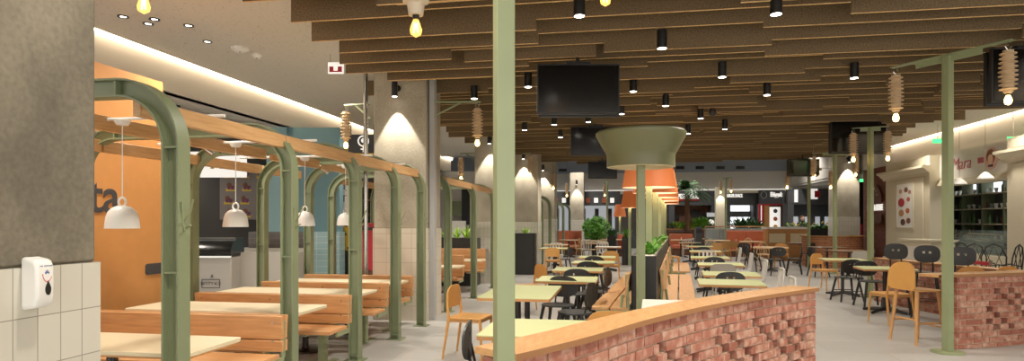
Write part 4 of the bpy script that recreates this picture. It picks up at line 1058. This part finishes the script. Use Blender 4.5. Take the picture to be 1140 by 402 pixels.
# ================================================================ RIGHT SIDE: portal shop
XF = 8.0
t = thing('shop_portal', 'cream classical shop portal with pilasters and lettered frieze', 'shop front', (XF, 16.5, 0))
def pil(y0, y1, nm):
    p = MB(); p.bx(0, .5, y0 - 16.5, y1 - 16.5, 0, 3.25)
    p.bx(-.05, 0, y0 - 16.5 + .25, y1 - 16.5 - .25, .5, 2.7)
    p.bx(-.06, .5, y0 - 16.56, y1 - 16.44, 0, .45)
    p.build(nm, 'cream', t, bevel=.012)
    q = MB(); prof = [(0, 2.74), (.04, 2.74), (.05, 2.8), (.1, 2.83), (.16, 2.9), (.22, 2.92), (.22, 2.98), (0, 2.98)]
    q.prism(prof, lambda a, c, k: (-a, y0 - 16.6 + k * (y1 - y0 + .2), c), 1); q.build('cornice', 'cream', t)
    MB().bx(-.03, 0, y0 - 16.5 + .2, y1 - 16.5 - .2, 3.02, 3.2).build('upper_panel', 'cream', t, bevel=.01)
pil(18.1, 20.85, 'pilaster'); pil(12.4, 14.75, 'pilaster')
MB().bx(.25, .45, -1.75, 1.6, 2.58, 3.25).build('frieze', 'plaster', t)
MB().bx(.15, .5, -1.75, 1.6, 2.42, 2.5).bx(.2, .5, -1.75, 1.6, 2.5, 2.58).build('architrave', 'cream', t, bevel=.006)
text('frieze_lettering', 'Mara', .44, 'pinksign', (.24, .55, 2.92), '-x', t, ext=.006, shear=.25, offs=-.006)
text('frieze_lettering', 'M', .4, 'pinksign', (.24, -1.72, 2.92), '-x', t, ext=.006, shear=.25)
q = MB(); q.prism(circ(0, 0, .25, 30), lambda a, c, k: (.25 - k, a - .72, 2.93 + c), .012); q.build('emblem_disc', 'pinkpale', t)
q = MB(); q.prism(circ(0, 0.02, .165, 24), lambda a, c, k: (.237 - k, a - .72, 2.95 + c), .008); q.build('emblem_hair', 'hair', t)
q = MB(); q.prism([(.1 * cos(a), .12 * sin(a)) for a in [2 * pi * i / 20 for i in range(20)]], lambda a, c, k: (.228 - k, a - .72, 2.9 + c), .006); q.build('emblem_face', 'skin', t)
MB().bx(.222, .24, -.8, -.64, 2.74, 2.79).build('emblem_collar', 'letter', t)
MB().bx(.23, .25, -.42, -.2, 2.86, 2.99).bx(.23, .25, -1.22, -1.03, 2.86, 2.99).build('emblem_ribbon', 'pinksign', t)
# pastry poster on the left pilaster
t = thing('pastry_poster', 'poster with photographs of cakes on the left pilaster', 'poster', (XF - .055, 19.4, 1.95))
MB().bx(-.01, .01, -.5, .5, -.6, .62).build('sheet', 'white', t); MB().bx(-.02, .0, -.54, .54, -.64, -.6).bx(-.02, 0, -.54, .54, .62, .66).bx(-.02, 0, -.54, -.5, -.64, .66).bx(-.02, 0, .5, .54, -.64, .66).build('frame', 'cream', t)
for k, (yy, zz, a, m_) in enumerate(((.25, .42, .1, 'brick_c'), (-.1, .45, .12, 'hair'), (-.32, .38, .09, 'brick_c'), (.2, .1, .2, 'red'), (-.25, .18, .1, 'terra'), (.2, -.2, .16, 'oak'), (-.2, -.14, .12, 'terra'), (.1, -.46, .15, 'wood_dark'), (-.25, -.42, .13, 'hair'))):
    MB().prism([(a * cos(g), a * .62 * sin(g)) for g in [2 * pi * i / 14 for i in range(14)]], lambda p_, q_, e: (-.012 - e, yy + p_, zz + q_), .004).build('cake_picture', m_, t)
# inside of the shop
structure(MB().bx(10.3, 10.5, 12, 27, 0, 3.25).build('wall_shop_back', 'bulk', smooth=False))
t = thing('bar_shelving', 'tall dark shelving with lit panels behind the cake shop counter', 'shelf', (10.0, 20.2, 0))
MB().bx(.12, .16, -3, 3, .9, 2.6).build('back_panel', 'shopgrey', t)
for k in range(4): MB().bx(-.2, .15, -3, 3, 1.0 + .42 * k, 1.03 + .42 * k).build('shelf_board', 'cream', t)
for k in range(7): MB().bx(-.2, .12, -3 + k, -2.96 + k, .9, 2.6).build('upright', 'green_dark', t)
for yy in (-2.3, -1.2, .2, 1.6, 2.5): MB().bx(.09, .115, yy - .3, yy + .3, 2.3, 2.58).build('lit_panel', 'kitchen', t)
for yy in (-.5, 1.0): MB().bx(.08, .115, yy - .18, yy + .18, .95, 2.58).build('dark_panel', 'black', t)
rr = random.Random(9)
for k in range(4):
    for j in range(22):
        yy = 20.2 - 2.8 + j * .26 + rr.uniform(-.04, .04); kind = rr.random()
        if kind < .5: q = MB().lathe([(.03, 0), (.05, .1), (.052, .12)], n=10); m_ = rr.choice(['spark', 'white', 'glass_thin']); nm, cat = 'drinking_glass', 'glass'
        else: q = MB().lathe([(.045, 0), (.045, .16), (.016, .21), (.016, .27)], n=10); m_ = rr.choice(['leaf_dark', 'wood_dark', 'black', 'oak']); nm, cat = 'bottle', 'bottle'
        tag(q.build(nm, m_, loc=(9.9, yy, 1.032 + .42 * k)), 'small %s among the rows on the cake shop shelving' % cat, cat, '%ss on the cake shop shelving' % (cat if cat == 'bottle' else 'glasse'))
x, yy = W(1085, 14.9)
t = thing('cake_display', 'glass fronted cake display counter inside the portal', 'display case', (8.95, 17.75, 0))
MB().bx(-.3, .3, -1.6, 1.6, 0, .7).build('cabinet', 'cream', t, bevel=.01)
MB().prism([(-.28, .7), (-.24, 1.2), (.28, 1.28), (.28, .7)], lambda a, c, k: (a, -1.55 + k, c), 3.1).build('glass_case', 'glass_thin', t)
for zz in (.86, 1.04): MB().bx(-.2, .26, -1.5, 1.5, zz, zz + .012).build('glass_shelf', 'chrome', t)
MB().tube([(-.25, -1.55, 1.2), (-.25, 1.55, 1.2)], .015).build('chrome_edge', 'chrome', t)
x, yy = W(1032, 15.5)
t = thing('cash_desk', 'small cream panelled desk left of the cake display', 'counter', (x, yy, 0), -pi / 2 + .2)
MB().bx(-.55, .55, -.3, .3, 0, 1.02).build('body', 'cream', t, bevel=.01); MB().bx(-.45, .45, -.33, -.3, .25, .9).build('front_panel', 'plaster', t, bevel=.008); MB().bx(-.6, .6, -.35, .35, 1.02, 1.07).build('desk_top', 'cream', t)
root = thing('hoop_chair', 'x', 'chair')
for sx in (-1, 1):
    MB().tube([(sx * .2, .2, 0), (sx * .19, .2, .45), (sx * .2, .23, .8), (sx * .12, .25, 1.0), (0, .255, 1.06)], .014, n=8).build('back_hoop', 'black', root)
    MB().tube([(sx * .2, -.2, 0), (sx * .18, -.18, .46)], .014, n=8).build('front_leg', 'black', root)
    MB().tube([(sx * .2, .21, .62), (sx * .22, .0, .66), (sx * .19, -.18, .62), (sx * .185, -.18, .46)], .012, n=8).build('armrest', 'black', root)
MB().cyl((0, 0, .45), .21, .02, 24).build('seat', 'black', root)
MB().tube([(-.14, .24, .95), (0, .22, .55), (.14, .24, .95)], .009, n=6).tube([(-.18, .215, .5), (0, .25, 1.04), (.18, .215, .5)], .009, n=6).build('back_loops', 'black', root)
KHC = Kind(root)
for i, (px, f) in enumerate(((1092, 13.0), (1106, 12.7), (1118, 12.4), (1064, 14.2))):
    put(KHC, px, f, face([1, .4, -.6, .2][i], .8), ['black hoop backed chair before the cake display, left of three', 'black hoop backed chair before the cake display, middle of three', 'black hoop backed chair beside the right pilaster', 'black hoop backed chair just right of the tall T-post'][i], 'black hoop chairs')
# pendant lamps in the shop
root = thing('glass_pendant', 'x', 'pendant lamp')
MB().lathe([(.02, .14), (.05, .12), (.14, .03), (.15, 0), (.14, 0), (.04, .11)], n=20, cap=False).build('lamp_shade', 'white', root); MB().tube([(0, 0, .13), (0, 0, 1.2)], .005, n=5).build('cord', 'chrome', root)
KGP = Kind(root)
for i, (px, f, py) in enumerate(((1068, 13.9, 205), (1097, 13.0, 199))):
    x, yy = W(px, f); KGP.put(x, yy, 0, ['white pendant under the frieze lettering', 'white pendant below the round emblem'][i], z=Z(py, f))
# barrier tape
a_ = W(1030, 12.0); c_ = W(1104, 9.9)
a_ = (6.05, a_[1]); c_ = (6.05, 11.6)
for k, p_ in enumerate((a_, c_)):
    t = thing('barrier_post', ['chrome barrier post left end of the red tape', 'chrome barrier post right end of the red tape'][k], 'post', (p_[0], p_[1], 0)); MB().lathe([(.16, 0), (.16, .02), (.03, .04), (.025, .05), (.025, .84), (.03, .86)], n=18).build('stand', 'chrome', t)
o = MB().box((0, (a_[1] + c_[1]) / 2 - a_[1], .8), (.008, abs(a_[1] - c_[1]), .06)).build('barrier_tape', 'red', loc=(a_[0], a_[1], 0)); tag(o, 'red barrier tape stretched between two chrome posts', 'tape')
# burger shop brick wall
structure(MB().bx(8.2, 8.5, 21.0, 23.2, 0, 3.25).build('wall_brick', 'brick_far', smooth=False))
t = thing('burger_sign', 'dark burger shaped sign lettered HOUSE on the brick wall', 'sign', (8.16, 22.0, 1.95))
dome = [(.62 * cos(a), .55 * sin(a)) for a in [pi * i / 16 for i in range(17)]]
MB().prism(dome, lambda a, c, k: (-k, a * .85, .18 + c), .05).build('bun_top', 'wood_dark', t)
MB().prism(rrect(-.52, .52, -.5, -.2, .1), lambda a, c, k: (-k, a, c), .05).build('bun_base', 'wood_dark', t)
text('sign_lettering', 'BLACK & HOUSE', .27, 'white_glow', (-.06, -.05, 0), '-x', t, ext=.01, sx=.62, offs=.006)
MB().sphere((-.05, .1, .5), .02).sphere((-.05, -.1, .55), .02).sphere((-.05, 0, .62), .02).sphere((-.05, .22, .42), .02).sphere((-.05, -.2, .42), .02).build('seeds', 'cream', t)
x, yy = W(957, 24); t = thing('red_banner', 'red banner right of the spotlit column', 'panel', (x, yy, 0), TH); MB().bx(-.16, .1, -.02, .02, .75, 1.4).build('sheet', 'red', t); MB().bx(-.02, .02, .02, .05, 0, .8).build('stand', 'black_metal', t)
structure(wall_piece('wall_dark_passage', 935, 975, 27, 0, 3.25, 'gapdark', .1))

# curved brick planter with flowers
def arc_wall(name, cx, cy, r, a0, a1, z0, z1, th, m, parent=None, n=24):
    mb = MB(); vs = []
    for i in range(n + 1):
        a = a0 + (a1 - a0) * i / n
        for rr_, z in ((r, z0), (r - th, z0), (r - th, z1), (r, z1)): vs.append((cx + rr_ * cos(a), cy + rr_ * sin(a), z))
    fs = [(4 * i + k, 4 * i + (k + 1) % 4, 4 * i + 4 + (k + 1) % 4, 4 * i + 4 + k) for i in range(n) for k in range(4)] + [(3, 2, 1, 0), tuple(4 * n + k for k in range(4))]
    mb.add(vs, fs); return mb.build(name, m, parent)
x, yy = W(926, 21.3)
t = thing('brick_planter', 'curved orange brick planter below the spotlit column', 'planter', (x, yy, 0))
arc_wall('brick_front', 0, 0, .93, R(150), R(390), 0, 1.0, .12, 'brick_curve', t); arc_wall('cap', 0, 0, 1.0, R(150), R(390), 1.0, 1.04, .2, 'oak', t)
x, yy = W(893, 23.6)
t = thing('panel_counter', 'low counter unit with pale panels and wood frame before the flowers', 'counter', (*W(874, 24.3), 0), TH)
MB().bx(-.75, .75, -.25, .25, 0, 1.22).build('carcass', 'oak', t); MB().bx(-.72, -.1, -.27, -.25, .7, 1.05).bx(.1, .72, -.27, -.25, .7, 1.05).build('pale_panels', 'laminate_cream', t); MB().bx(-.8, .8, -.3, .3, 1.22, 1.3).build('counter_top', 'laminate_white', t)
t = thing('flower_trough', 'long black trough filled with leafy plants and yellow flowers', 'planter', (*W(911, 24.9), 0), TH)
MB().bx(-1.35, 1.35, -.2, .2, 0, 1.22).build('trough', 'black', t)
for k in range(9):
    xx, yy2 = W(878 + k * 8.3, 24.9); g = MB(); blades(g, (0, 0, 0), 34, .32, (.1, .08), .03, seed=60 + k, up=.7)
    rr = random.Random(k); 
    for _ in range(5): g.sphere((rr.uniform(-.14, .14), rr.uniform(-.14, 0), rr.uniform(.1, .28)), .035, 6, m=1)
    o = g.build('flowering_plant', ['leaf', 'flower'] if k % 2 else ['leaf_dark', 'leaf_lime'], loc=(xx, yy2, 1.22)); tag(o, 'flowering plant in the black trough, %s from its left end' % NUM[k], 'plant', 'plants in the black trough')

# ================================================================ FAR HALL
FW = 33.6
def far_box(name, px0, px1, py0, py1, f, m, label=None, cat=None, d=.1, struct=False):
    o = wall_piece(name, px0, px1, f, Z(py1, f), Z(py0, f), m, d)
    if struct: structure(o)
    else: tag(o, label, cat)
    return o
for i, px in enumerate((757, 779, 802, 824)):
    far_box('air_vent', px - 4.5, px + 4.5, 185, 188.5, 32.2, 'black', 'dark air vent in the far bulkhead, %s from the mushroom post' % NUM[i], 'vent')
far_box('air_vent', 622, 631, 188, 191, 32.9, 'black', 'dark air vent in the far bulkhead above the last arches', 'vent')
# pizza shop
def shopfront(px0, px1, f, label, sign, sx, sz, size, back, smat='white_glow', under=None):
    x0, y0 = W(px0, f); x1, y1 = W(px1, f); w_ = sqrt((x1 - x0) ** 2 + (y1 - y0) ** 2)
    t = thing('food_shop', label, 'shop front', ((x0 + x1) / 2, (y0 + y1) / 2, 0), TH)
    MB().bx(-w_ / 2, w_ / 2, .4, .5, 0, 3.0).build('back_wall', back, t)
    MB().bx(-w_ / 2, w_ / 2, -.1, .1, 2.35, 3.1).build('fascia', 'shopgrey', t)
    MB().bx(-w_ / 2, -w_ / 2 + .3, -.1, .4, 0, 2.4).build('side_pier', 'shopgrey', t); MB().bx(w_ / 2 - .2, w_ / 2, -.1, .4, 0, 2.4).build('side_pier', 'shopgrey', t)
    MB().bx(-w_ / 2, w_ / 2, -.2, .1, 0, 1.05).build('service_counter', 'shopgrey', t)
    if sign: text('sign_lettering', sign, size, smat, (sx, -.12, sz), '-y', t, rz=0, ext=.02, offs=.006, sx=.5)
    if under: MB().bx(sx - under / 2, sx + under / 2, -.16, -.1, sz - size * .62, sz - size * .42).build('sign_bar', 'sign_red', t)
    return t, w_
t, w_ = shopfront(744, 796, 32.5, 'dark fronted pizza shop behind the palm', 'PIZZA HOUSE', -.2, 2.8, .34, 'wood_dark', under=1.05)
for xx, zz in ((-.8, 1.6), (.3, 1.75), (.8, 1.55)): MB().bx(xx - .25, xx + .25, .35, .41, zz, zz + .35).build('oven_opening', 'black', t)
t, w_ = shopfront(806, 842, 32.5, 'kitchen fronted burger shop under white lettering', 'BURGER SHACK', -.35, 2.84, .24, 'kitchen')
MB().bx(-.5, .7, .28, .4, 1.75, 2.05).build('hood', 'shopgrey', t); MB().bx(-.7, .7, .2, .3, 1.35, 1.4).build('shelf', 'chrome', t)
t, w_ = shopfront(845, 873, 32.0, 'red framed shop with wood slats and menu poster', '', 0, 0, .2, 'shopdark')
MB().bx(-.72, -.45, -.14, -.1, 1.05, 2.35).build('red_panel', 'sign_red', t); MB().bx(-.6, -.56, -.15, -.1, 1.05, 2.35).build('stripe', 'white_glow', t)
MB().bx(-.42, -.18, -.14, -.1, 1.05, 2.35).build('wood_slats', 'oak', t)
MB().bx(-.15, .38, -.16, -.1, 1.05, 2.25).build('menu_poster', 'white_glow', t)
for zz, m_ in ((2.05, 'letter'), (1.65, 'terra'), (1.25, 'flower')): MB().prism(circ(0, 0, .11, 12), lambda a, c, k: (a + .12, -.17 - k, zz + c), .01).build('poster_picture', m_, t)
MB().bx(.4, .72, -.12, -.1, 1.05, 2.3).build('curtain', 'wood_dark', t); MB().bx(-.75, .75, -.16, -.1, 2.33, 2.4).bx(.7, .75, -.16, -.1, 1.05, 2.4).build('red_frame', 'sign_red', t)
text('sign_lettering', 'Bigsbi', .32, 'white_glow', (.25, -.12, 2.88), '-y', t, rz=0, ext=.02, offs=.01)
q = MB(); q.tube([(.15 * cos(a) - .45, -.13, 2.86 + .17 * sin(a)) for a in [2 * pi * i / 20 for i in range(21)]], .02, n=6); q.build('round_logo', 'bulk', t)
t, w_ = shopfront(876, 934, 30.5, 'dark grey shop with bright service counter behind the flower trough', '', 0, 0, .2, 'shopgrey')
MB().bx(-.15, .15, -.16, -.1, 2.6, 3.1).bx(-.95, -.8, -.16, -.1, 2.45, 3.05).build('sign_panels', 'white_glow', t)
MB().bx(.0, .25, -.18, -.16, 2.68, 3.0).build('red_sign', 'sign_red', t)
for xx in (-.9, -.35, .15, .6): MB().bx(xx - .09, xx + .09, -.2, -.1, 1.1, 1.75).build('price_board', 'kitchen_dim', t)
MB().bx(-1.2, 1.2, -.35, -.2, .95, 1.15).build('counter_front', 'white_glow', t)
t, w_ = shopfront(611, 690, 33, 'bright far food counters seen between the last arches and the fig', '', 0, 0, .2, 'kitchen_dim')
for k in range(8): MB().bx(-1.6 + .42 * k, -1.4 + .42 * k, -.16, -.1, 2.5, 2.75).build('menu_board', 'white_glow' if k % 2 else 'terra', t)
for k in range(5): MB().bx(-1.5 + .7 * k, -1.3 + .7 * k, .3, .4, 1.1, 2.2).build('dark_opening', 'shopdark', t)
far_box('wall_mid_far', 690, 745, 217, 262, 32.6, 'shopdark', struct=True)
x, yy = W(801.5, 31); structure(MB().bx(-.22, .22, -.2, .2, 0, 3.2).build('wall_pier', 'cream', loc=(x, yy, 0), smooth=False))
spot((x, yy - .35, 2.95), 30, 70, .3, (1, .92, .8), .03, (x, yy - .1, .5))
x, yy = W(791, 31.3); t = thing('totem_sign', 'black standing totem sign with a white disc', 'sign', (x, yy, 0), TH); MB().bx(-.25, .25, -.05, .05, .3, 2.0).build('panel', 'black', t); MB().prism(circ(0, 0, .17, 18), lambda a, c, k: (a, -.05 - k, 1.45 + c), .01).build('disc', 'white_glow', t); MB().bx(-.2, .2, -.065, -.05, 1.75, 1.95).build('caption', 'kitchen_dim', t); MB().bx(-.3, .3, -.2, .2, 0, .3).build('foot', 'black', t)
# shop assistant
x, yy = W(893.5, 29.6)
bm = bmesh.new(); sk = bm.verts.layers.skin.verify()
J = [((0, 0, .95), .16), ((0, 0, 1.15), .15), ((0, 0, 1.38), .15), ((0, 0, 1.5), .06), ((0, -.01, 1.56), .06), ((.2, 0, 1.42), .065), ((.26, -.05, 1.18), .05), ((.2, -.25, 1.1), .04), ((-.2, 0, 1.42), .065), ((-.26, -.05, 1.18), .05), ((-.2, -.25, 1.1), .04), ((.1, 0, .88), .1), ((.11, -.02, .48), .075), ((.11, .0, .06), .05), ((-.1, 0, .88), .1), ((-.11, -.02, .48), .075), ((-.11, 0, .06), .05), ((.11, -.14, .04), .04), ((-.11, -.14, .04), .04)]
vv = [bm.verts.new(p) for p, r_ in J]
for v, (p, r_) in zip(vv, J): v[sk].radius = (r_, r_)
vv[0][sk].use_root = True
for a, c in ((0, 1), (1, 2), (2, 3), (3, 4), (2, 5), (5, 6), (6, 7), (2, 8), (8, 9), (9, 10), (0, 11), (11, 12), (12, 13), (0, 14), (14, 15), (15, 16), (13, 17), (16, 18)): bm.edges.new((vv[a], vv[c]))
me = bpy.data.meshes.new('person'); bm.to_mesh(me); bm.free(); me.materials.append(MATS['coat'])
t = thing('person', 'person in dark clothes standing behind the flower trough', 'person', (x, yy, 0), .3)
o = bpy.data.objects.new('body', me); COL.objects.link(o); o.parent = t; o.modifiers.new('skin', 'SKIN'); s_ = o.modifiers.new('sub', 'SUBSURF'); s_.levels = 1; s_.render_levels = 2
q = MB(); q.sphere((0, -.01, 1.66), .1, 14, sc=(.85, 1, 1.15)); q.sphere((0, -.11, 1.65), .02, 6); q.sphere((.085, 0, 1.65), .025, 6); q.sphere((-.085, 0, 1.65), .025, 6); q.build('head', 'skin', t)
MB().sphere((0, .012, 1.7), .105, 14, sc=(.9, 1, .95)).build('hair', 'hair', t)
# sofas
def sofa(px0, px1, f, label, z=.95, m='terra', depth=.5):
    x0, y0 = W(px0, f); x1, y1 = W(px1, f); w_ = sqrt((x1 - x0) ** 2 + (y1 - y0) ** 2)
    t = thing('bench_sofa', label, 'sofa', ((x0 + x1) / 2, (y0 + y1) / 2, 0), TH)
    n = max(2, int(w_ / .8))
    for k in range(n): MB().bx(-w_ / 2 + w_ * k / n + .005, -w_ / 2 + w_ * (k + 1) / n - .005, .05, .2, .45, z).build('back_cushion', m, t, bevel=.03)
    for k in range(n): MB().bx(-w_ / 2 + w_ * k / n + .005, -w_ / 2 + w_ * (k + 1) / n - .005, -depth, .05, .3, .46).build('seat_cushion', m, t, bevel=.03)
    MB().bx(-w_ / 2, w_ / 2, -depth + .05, .2, 0, .3).build('plinth', 'wood_dark', t)
sofa(810, 853, 27.3, 'long terracotta sofa before the glass balustrade', 1.12)
sofa(621, 648, 28.5, 'dark terracotta bench sofa below the farthest arches', 1.1)
sofa(746, 772, 28.6, 'far terracotta sofa near the palm', .95)
sofa(688, 699, 27.6, 'terracotta sofa left of the far black planter', .95)
# striped curved counter behind the far sofa, dark bin
o = far_box('far_counter', 742, 768, 251, 258, 30.2, 'poster_grey', 'grey ribbed far counter behind the sofa near the palm', 'counter', .4)
x, yy = W(777.5, 25.5); t = thing('litter_bin', 'dark grey tall litter bin before the glass balustrade', 'bin', (x, yy, 0), .1); MB().bx(-.13, .13, -.15, .15, 0, 1.28).build('body', 'shopgrey', t, bevel=.01); MB().bx(-.12, .12, -.155, -.15, 1.05, 1.2).build('flap', 'black', t)
# balustrade
x0, y0 = W(785, 28.8); x1, y1 = W(850, 28.8)
t = thing('glass_balustrade', 'glass balustrade with steel handrail across the far terrace', 'balustrade', ((x0 + x1) / 2, (y0 + y1) / 2, 0), TH); hw = sqrt((x1 - x0) ** 2 + (y1 - y0) ** 2) / 2
for k in range(4): MB().bx(-hw + hw / 2 * k + .03, -hw + hw / 2 * (k + 1) - .03, -.006, .006, .08, 1.22).build('glass_panel', 'glass_thin', t)
for k in range(5): MB().tube([(-hw + hw / 2 * k, 0, 0), (-hw + hw / 2 * k, 0, 1.28)], .02).build('baluster', 'chrome', t)
MB().tube([(-hw, 0, 1.28), (hw, 0, 1.28)], .025).build('handrail', 'oak', t)
x, yy = W(782, 30.2)
t = thing('terrace_planter', 'long low planter wall below the palm', 'planter', (x, yy, 0), TH); MB().bx(-1.75, 2.9, -.2, .2, 0, 1.12).build('wall', 'wood_dark', t); MB().bx(-1.8, 2.95, -.25, .25, 1.12, 1.17).build('cap', 'oak', t)
for k, (px, L_, m_, n) in enumerate(((746, .5, 'leaf_dark', 40), (752, .55, 'leaf_lime', 46), (758, .5, 'leaf', 40), (770, .5, 'leaf_lime', 40), (778, .85, 'leaf', 60), (784, .9, 'leaf', 60), (790, .5, 'leaf_dark', 40), (822, .85, 'leaf_dark', 50), (830, .9, 'leaf_dark', 60), (839, .8, 'leaf_dark', 50), (847, .4, 'leaf', 36))):
    x, yy = W(px, 30.1); o = blades(MB(), (0, 0, 0), n, L_, (.16, .1), .05, seed=90 + k, up=.75, droop=.4).build('leafy_shrub', m_, loc=(x, yy, 1.15)); tag(o, 'leafy shrub in the planter wall at the palm, %s from the left' % NUM[k], 'plant', 'shrubs in the far planter wall')
# palm
x, yy = W(765, 29.9)
t = thing('palm_tree', 'palm tree with brown trunk in front of the pizza shop', 'palm', (x, yy, 0))
MB().tube([(0, 0, 1.1), (.02, 0, 1.8), (-.01, 0, 2.5), (0, 0, 3.05)], [.14, .11, .1, .09], n=10).build('trunk', 'trunk', t)
g = MB(); rr = random.Random(4)
for k in range(40):
    a = 2 * pi * k / 40 + rr.uniform(-.1, .1); e = rr.uniform(-.1, 1.2); L_ = rr.uniform(.9, 1.2); d = Vector((cos(a), sin(a), 0)); sd = Vector((-sin(a), cos(a), 0)); pts = []
    for j in range(9):
        s_ = j / 8; pts.append(Vector((0, 0, 3.05)) + d * (L_ * s_ * cos(e)) + Vector((0, 0, L_ * (s_ * sin(e) - .55 * s_ * s_))))
    for j in range(1, 9):
        for sg in (-1, 1):
            tip = pts[j] + sd * sg * (.26 * sin(pi * (.15 + .8 * j / 8))) + (pts[j] - pts[j - 1]) * .9 + Vector((0, 0, -.07)); g.add([pts[j - 1], pts[j], tip], [(0, 1, 2)])
g.build('fronds', 'palm_leaf', t, smooth=False)
# weeping fig and smaller plants, left of centre
x, yy = W(664, 27.8)
t = thing('weeping_fig', 'bushy potted fig tree before the small far column', 'tree', (x, yy, 0))
MB().lathe([(.22, 0), (.27, .5), (.25, .5)], n=18).build('pot', 'black', t); MB().tube([(0, 0, .45), (.03, 0, .9), (0, 0, 1.4)], .03).build('trunk', 'trunk', t)
g = MB(); rr = random.Random(6)
for k in range(900):
    v = Vector((rr.gauss(0, 1), rr.gauss(0, 1), rr.gauss(0, 1))).normalized() * rr.random() ** .4
    c = Vector((v.x * .62, v.y * .5, 1.2 + v.z * .55)); a = Vector((rr.uniform(-1, 1), rr.uniform(-1, 1), rr.uniform(-1, .3))).normalized() * .12; b_ = a.orthogonal().normalized() * .04
    g.add([c - a, c + b_, c + a, c - b_], [(0, 1, 2, 3)])
g.build('foliage', 'leaf', t, smooth=False)
x, yy = W(681, 26.3)
t = thing('potted_plant', 'leafy plant in a tall black pot right of the fig tree', 'plant', (x, yy, 0)); MB().bx(-.18, .18, -.18, .18, 0, .9).build('pot', 'black', t); blades(MB(), (0, 0, .88), 60, .55, (.1, .1), .04, seed=77, up=.8).build('foliage', 'leaf_dark', t)
x, yy = W(672, 22.2)

# ================================================================ render look
scene.view_settings.view_transform = 'Standard'; scene.view_settings.look = 'None'; scene.view_settings.exposure = .9; scene.view_settings.gamma = 1.12
scene.cycles.max_bounces = 6; scene.cycles.diffuse_bounces = 3; scene.cycles.glossy_bounces = 3; scene.cycles.transmission_bounces = 4; scene.cycles.transparent_max_bounces = 6
scene.cycles.use_denoising = True; scene.cycles.sample_clamp_indirect = 4
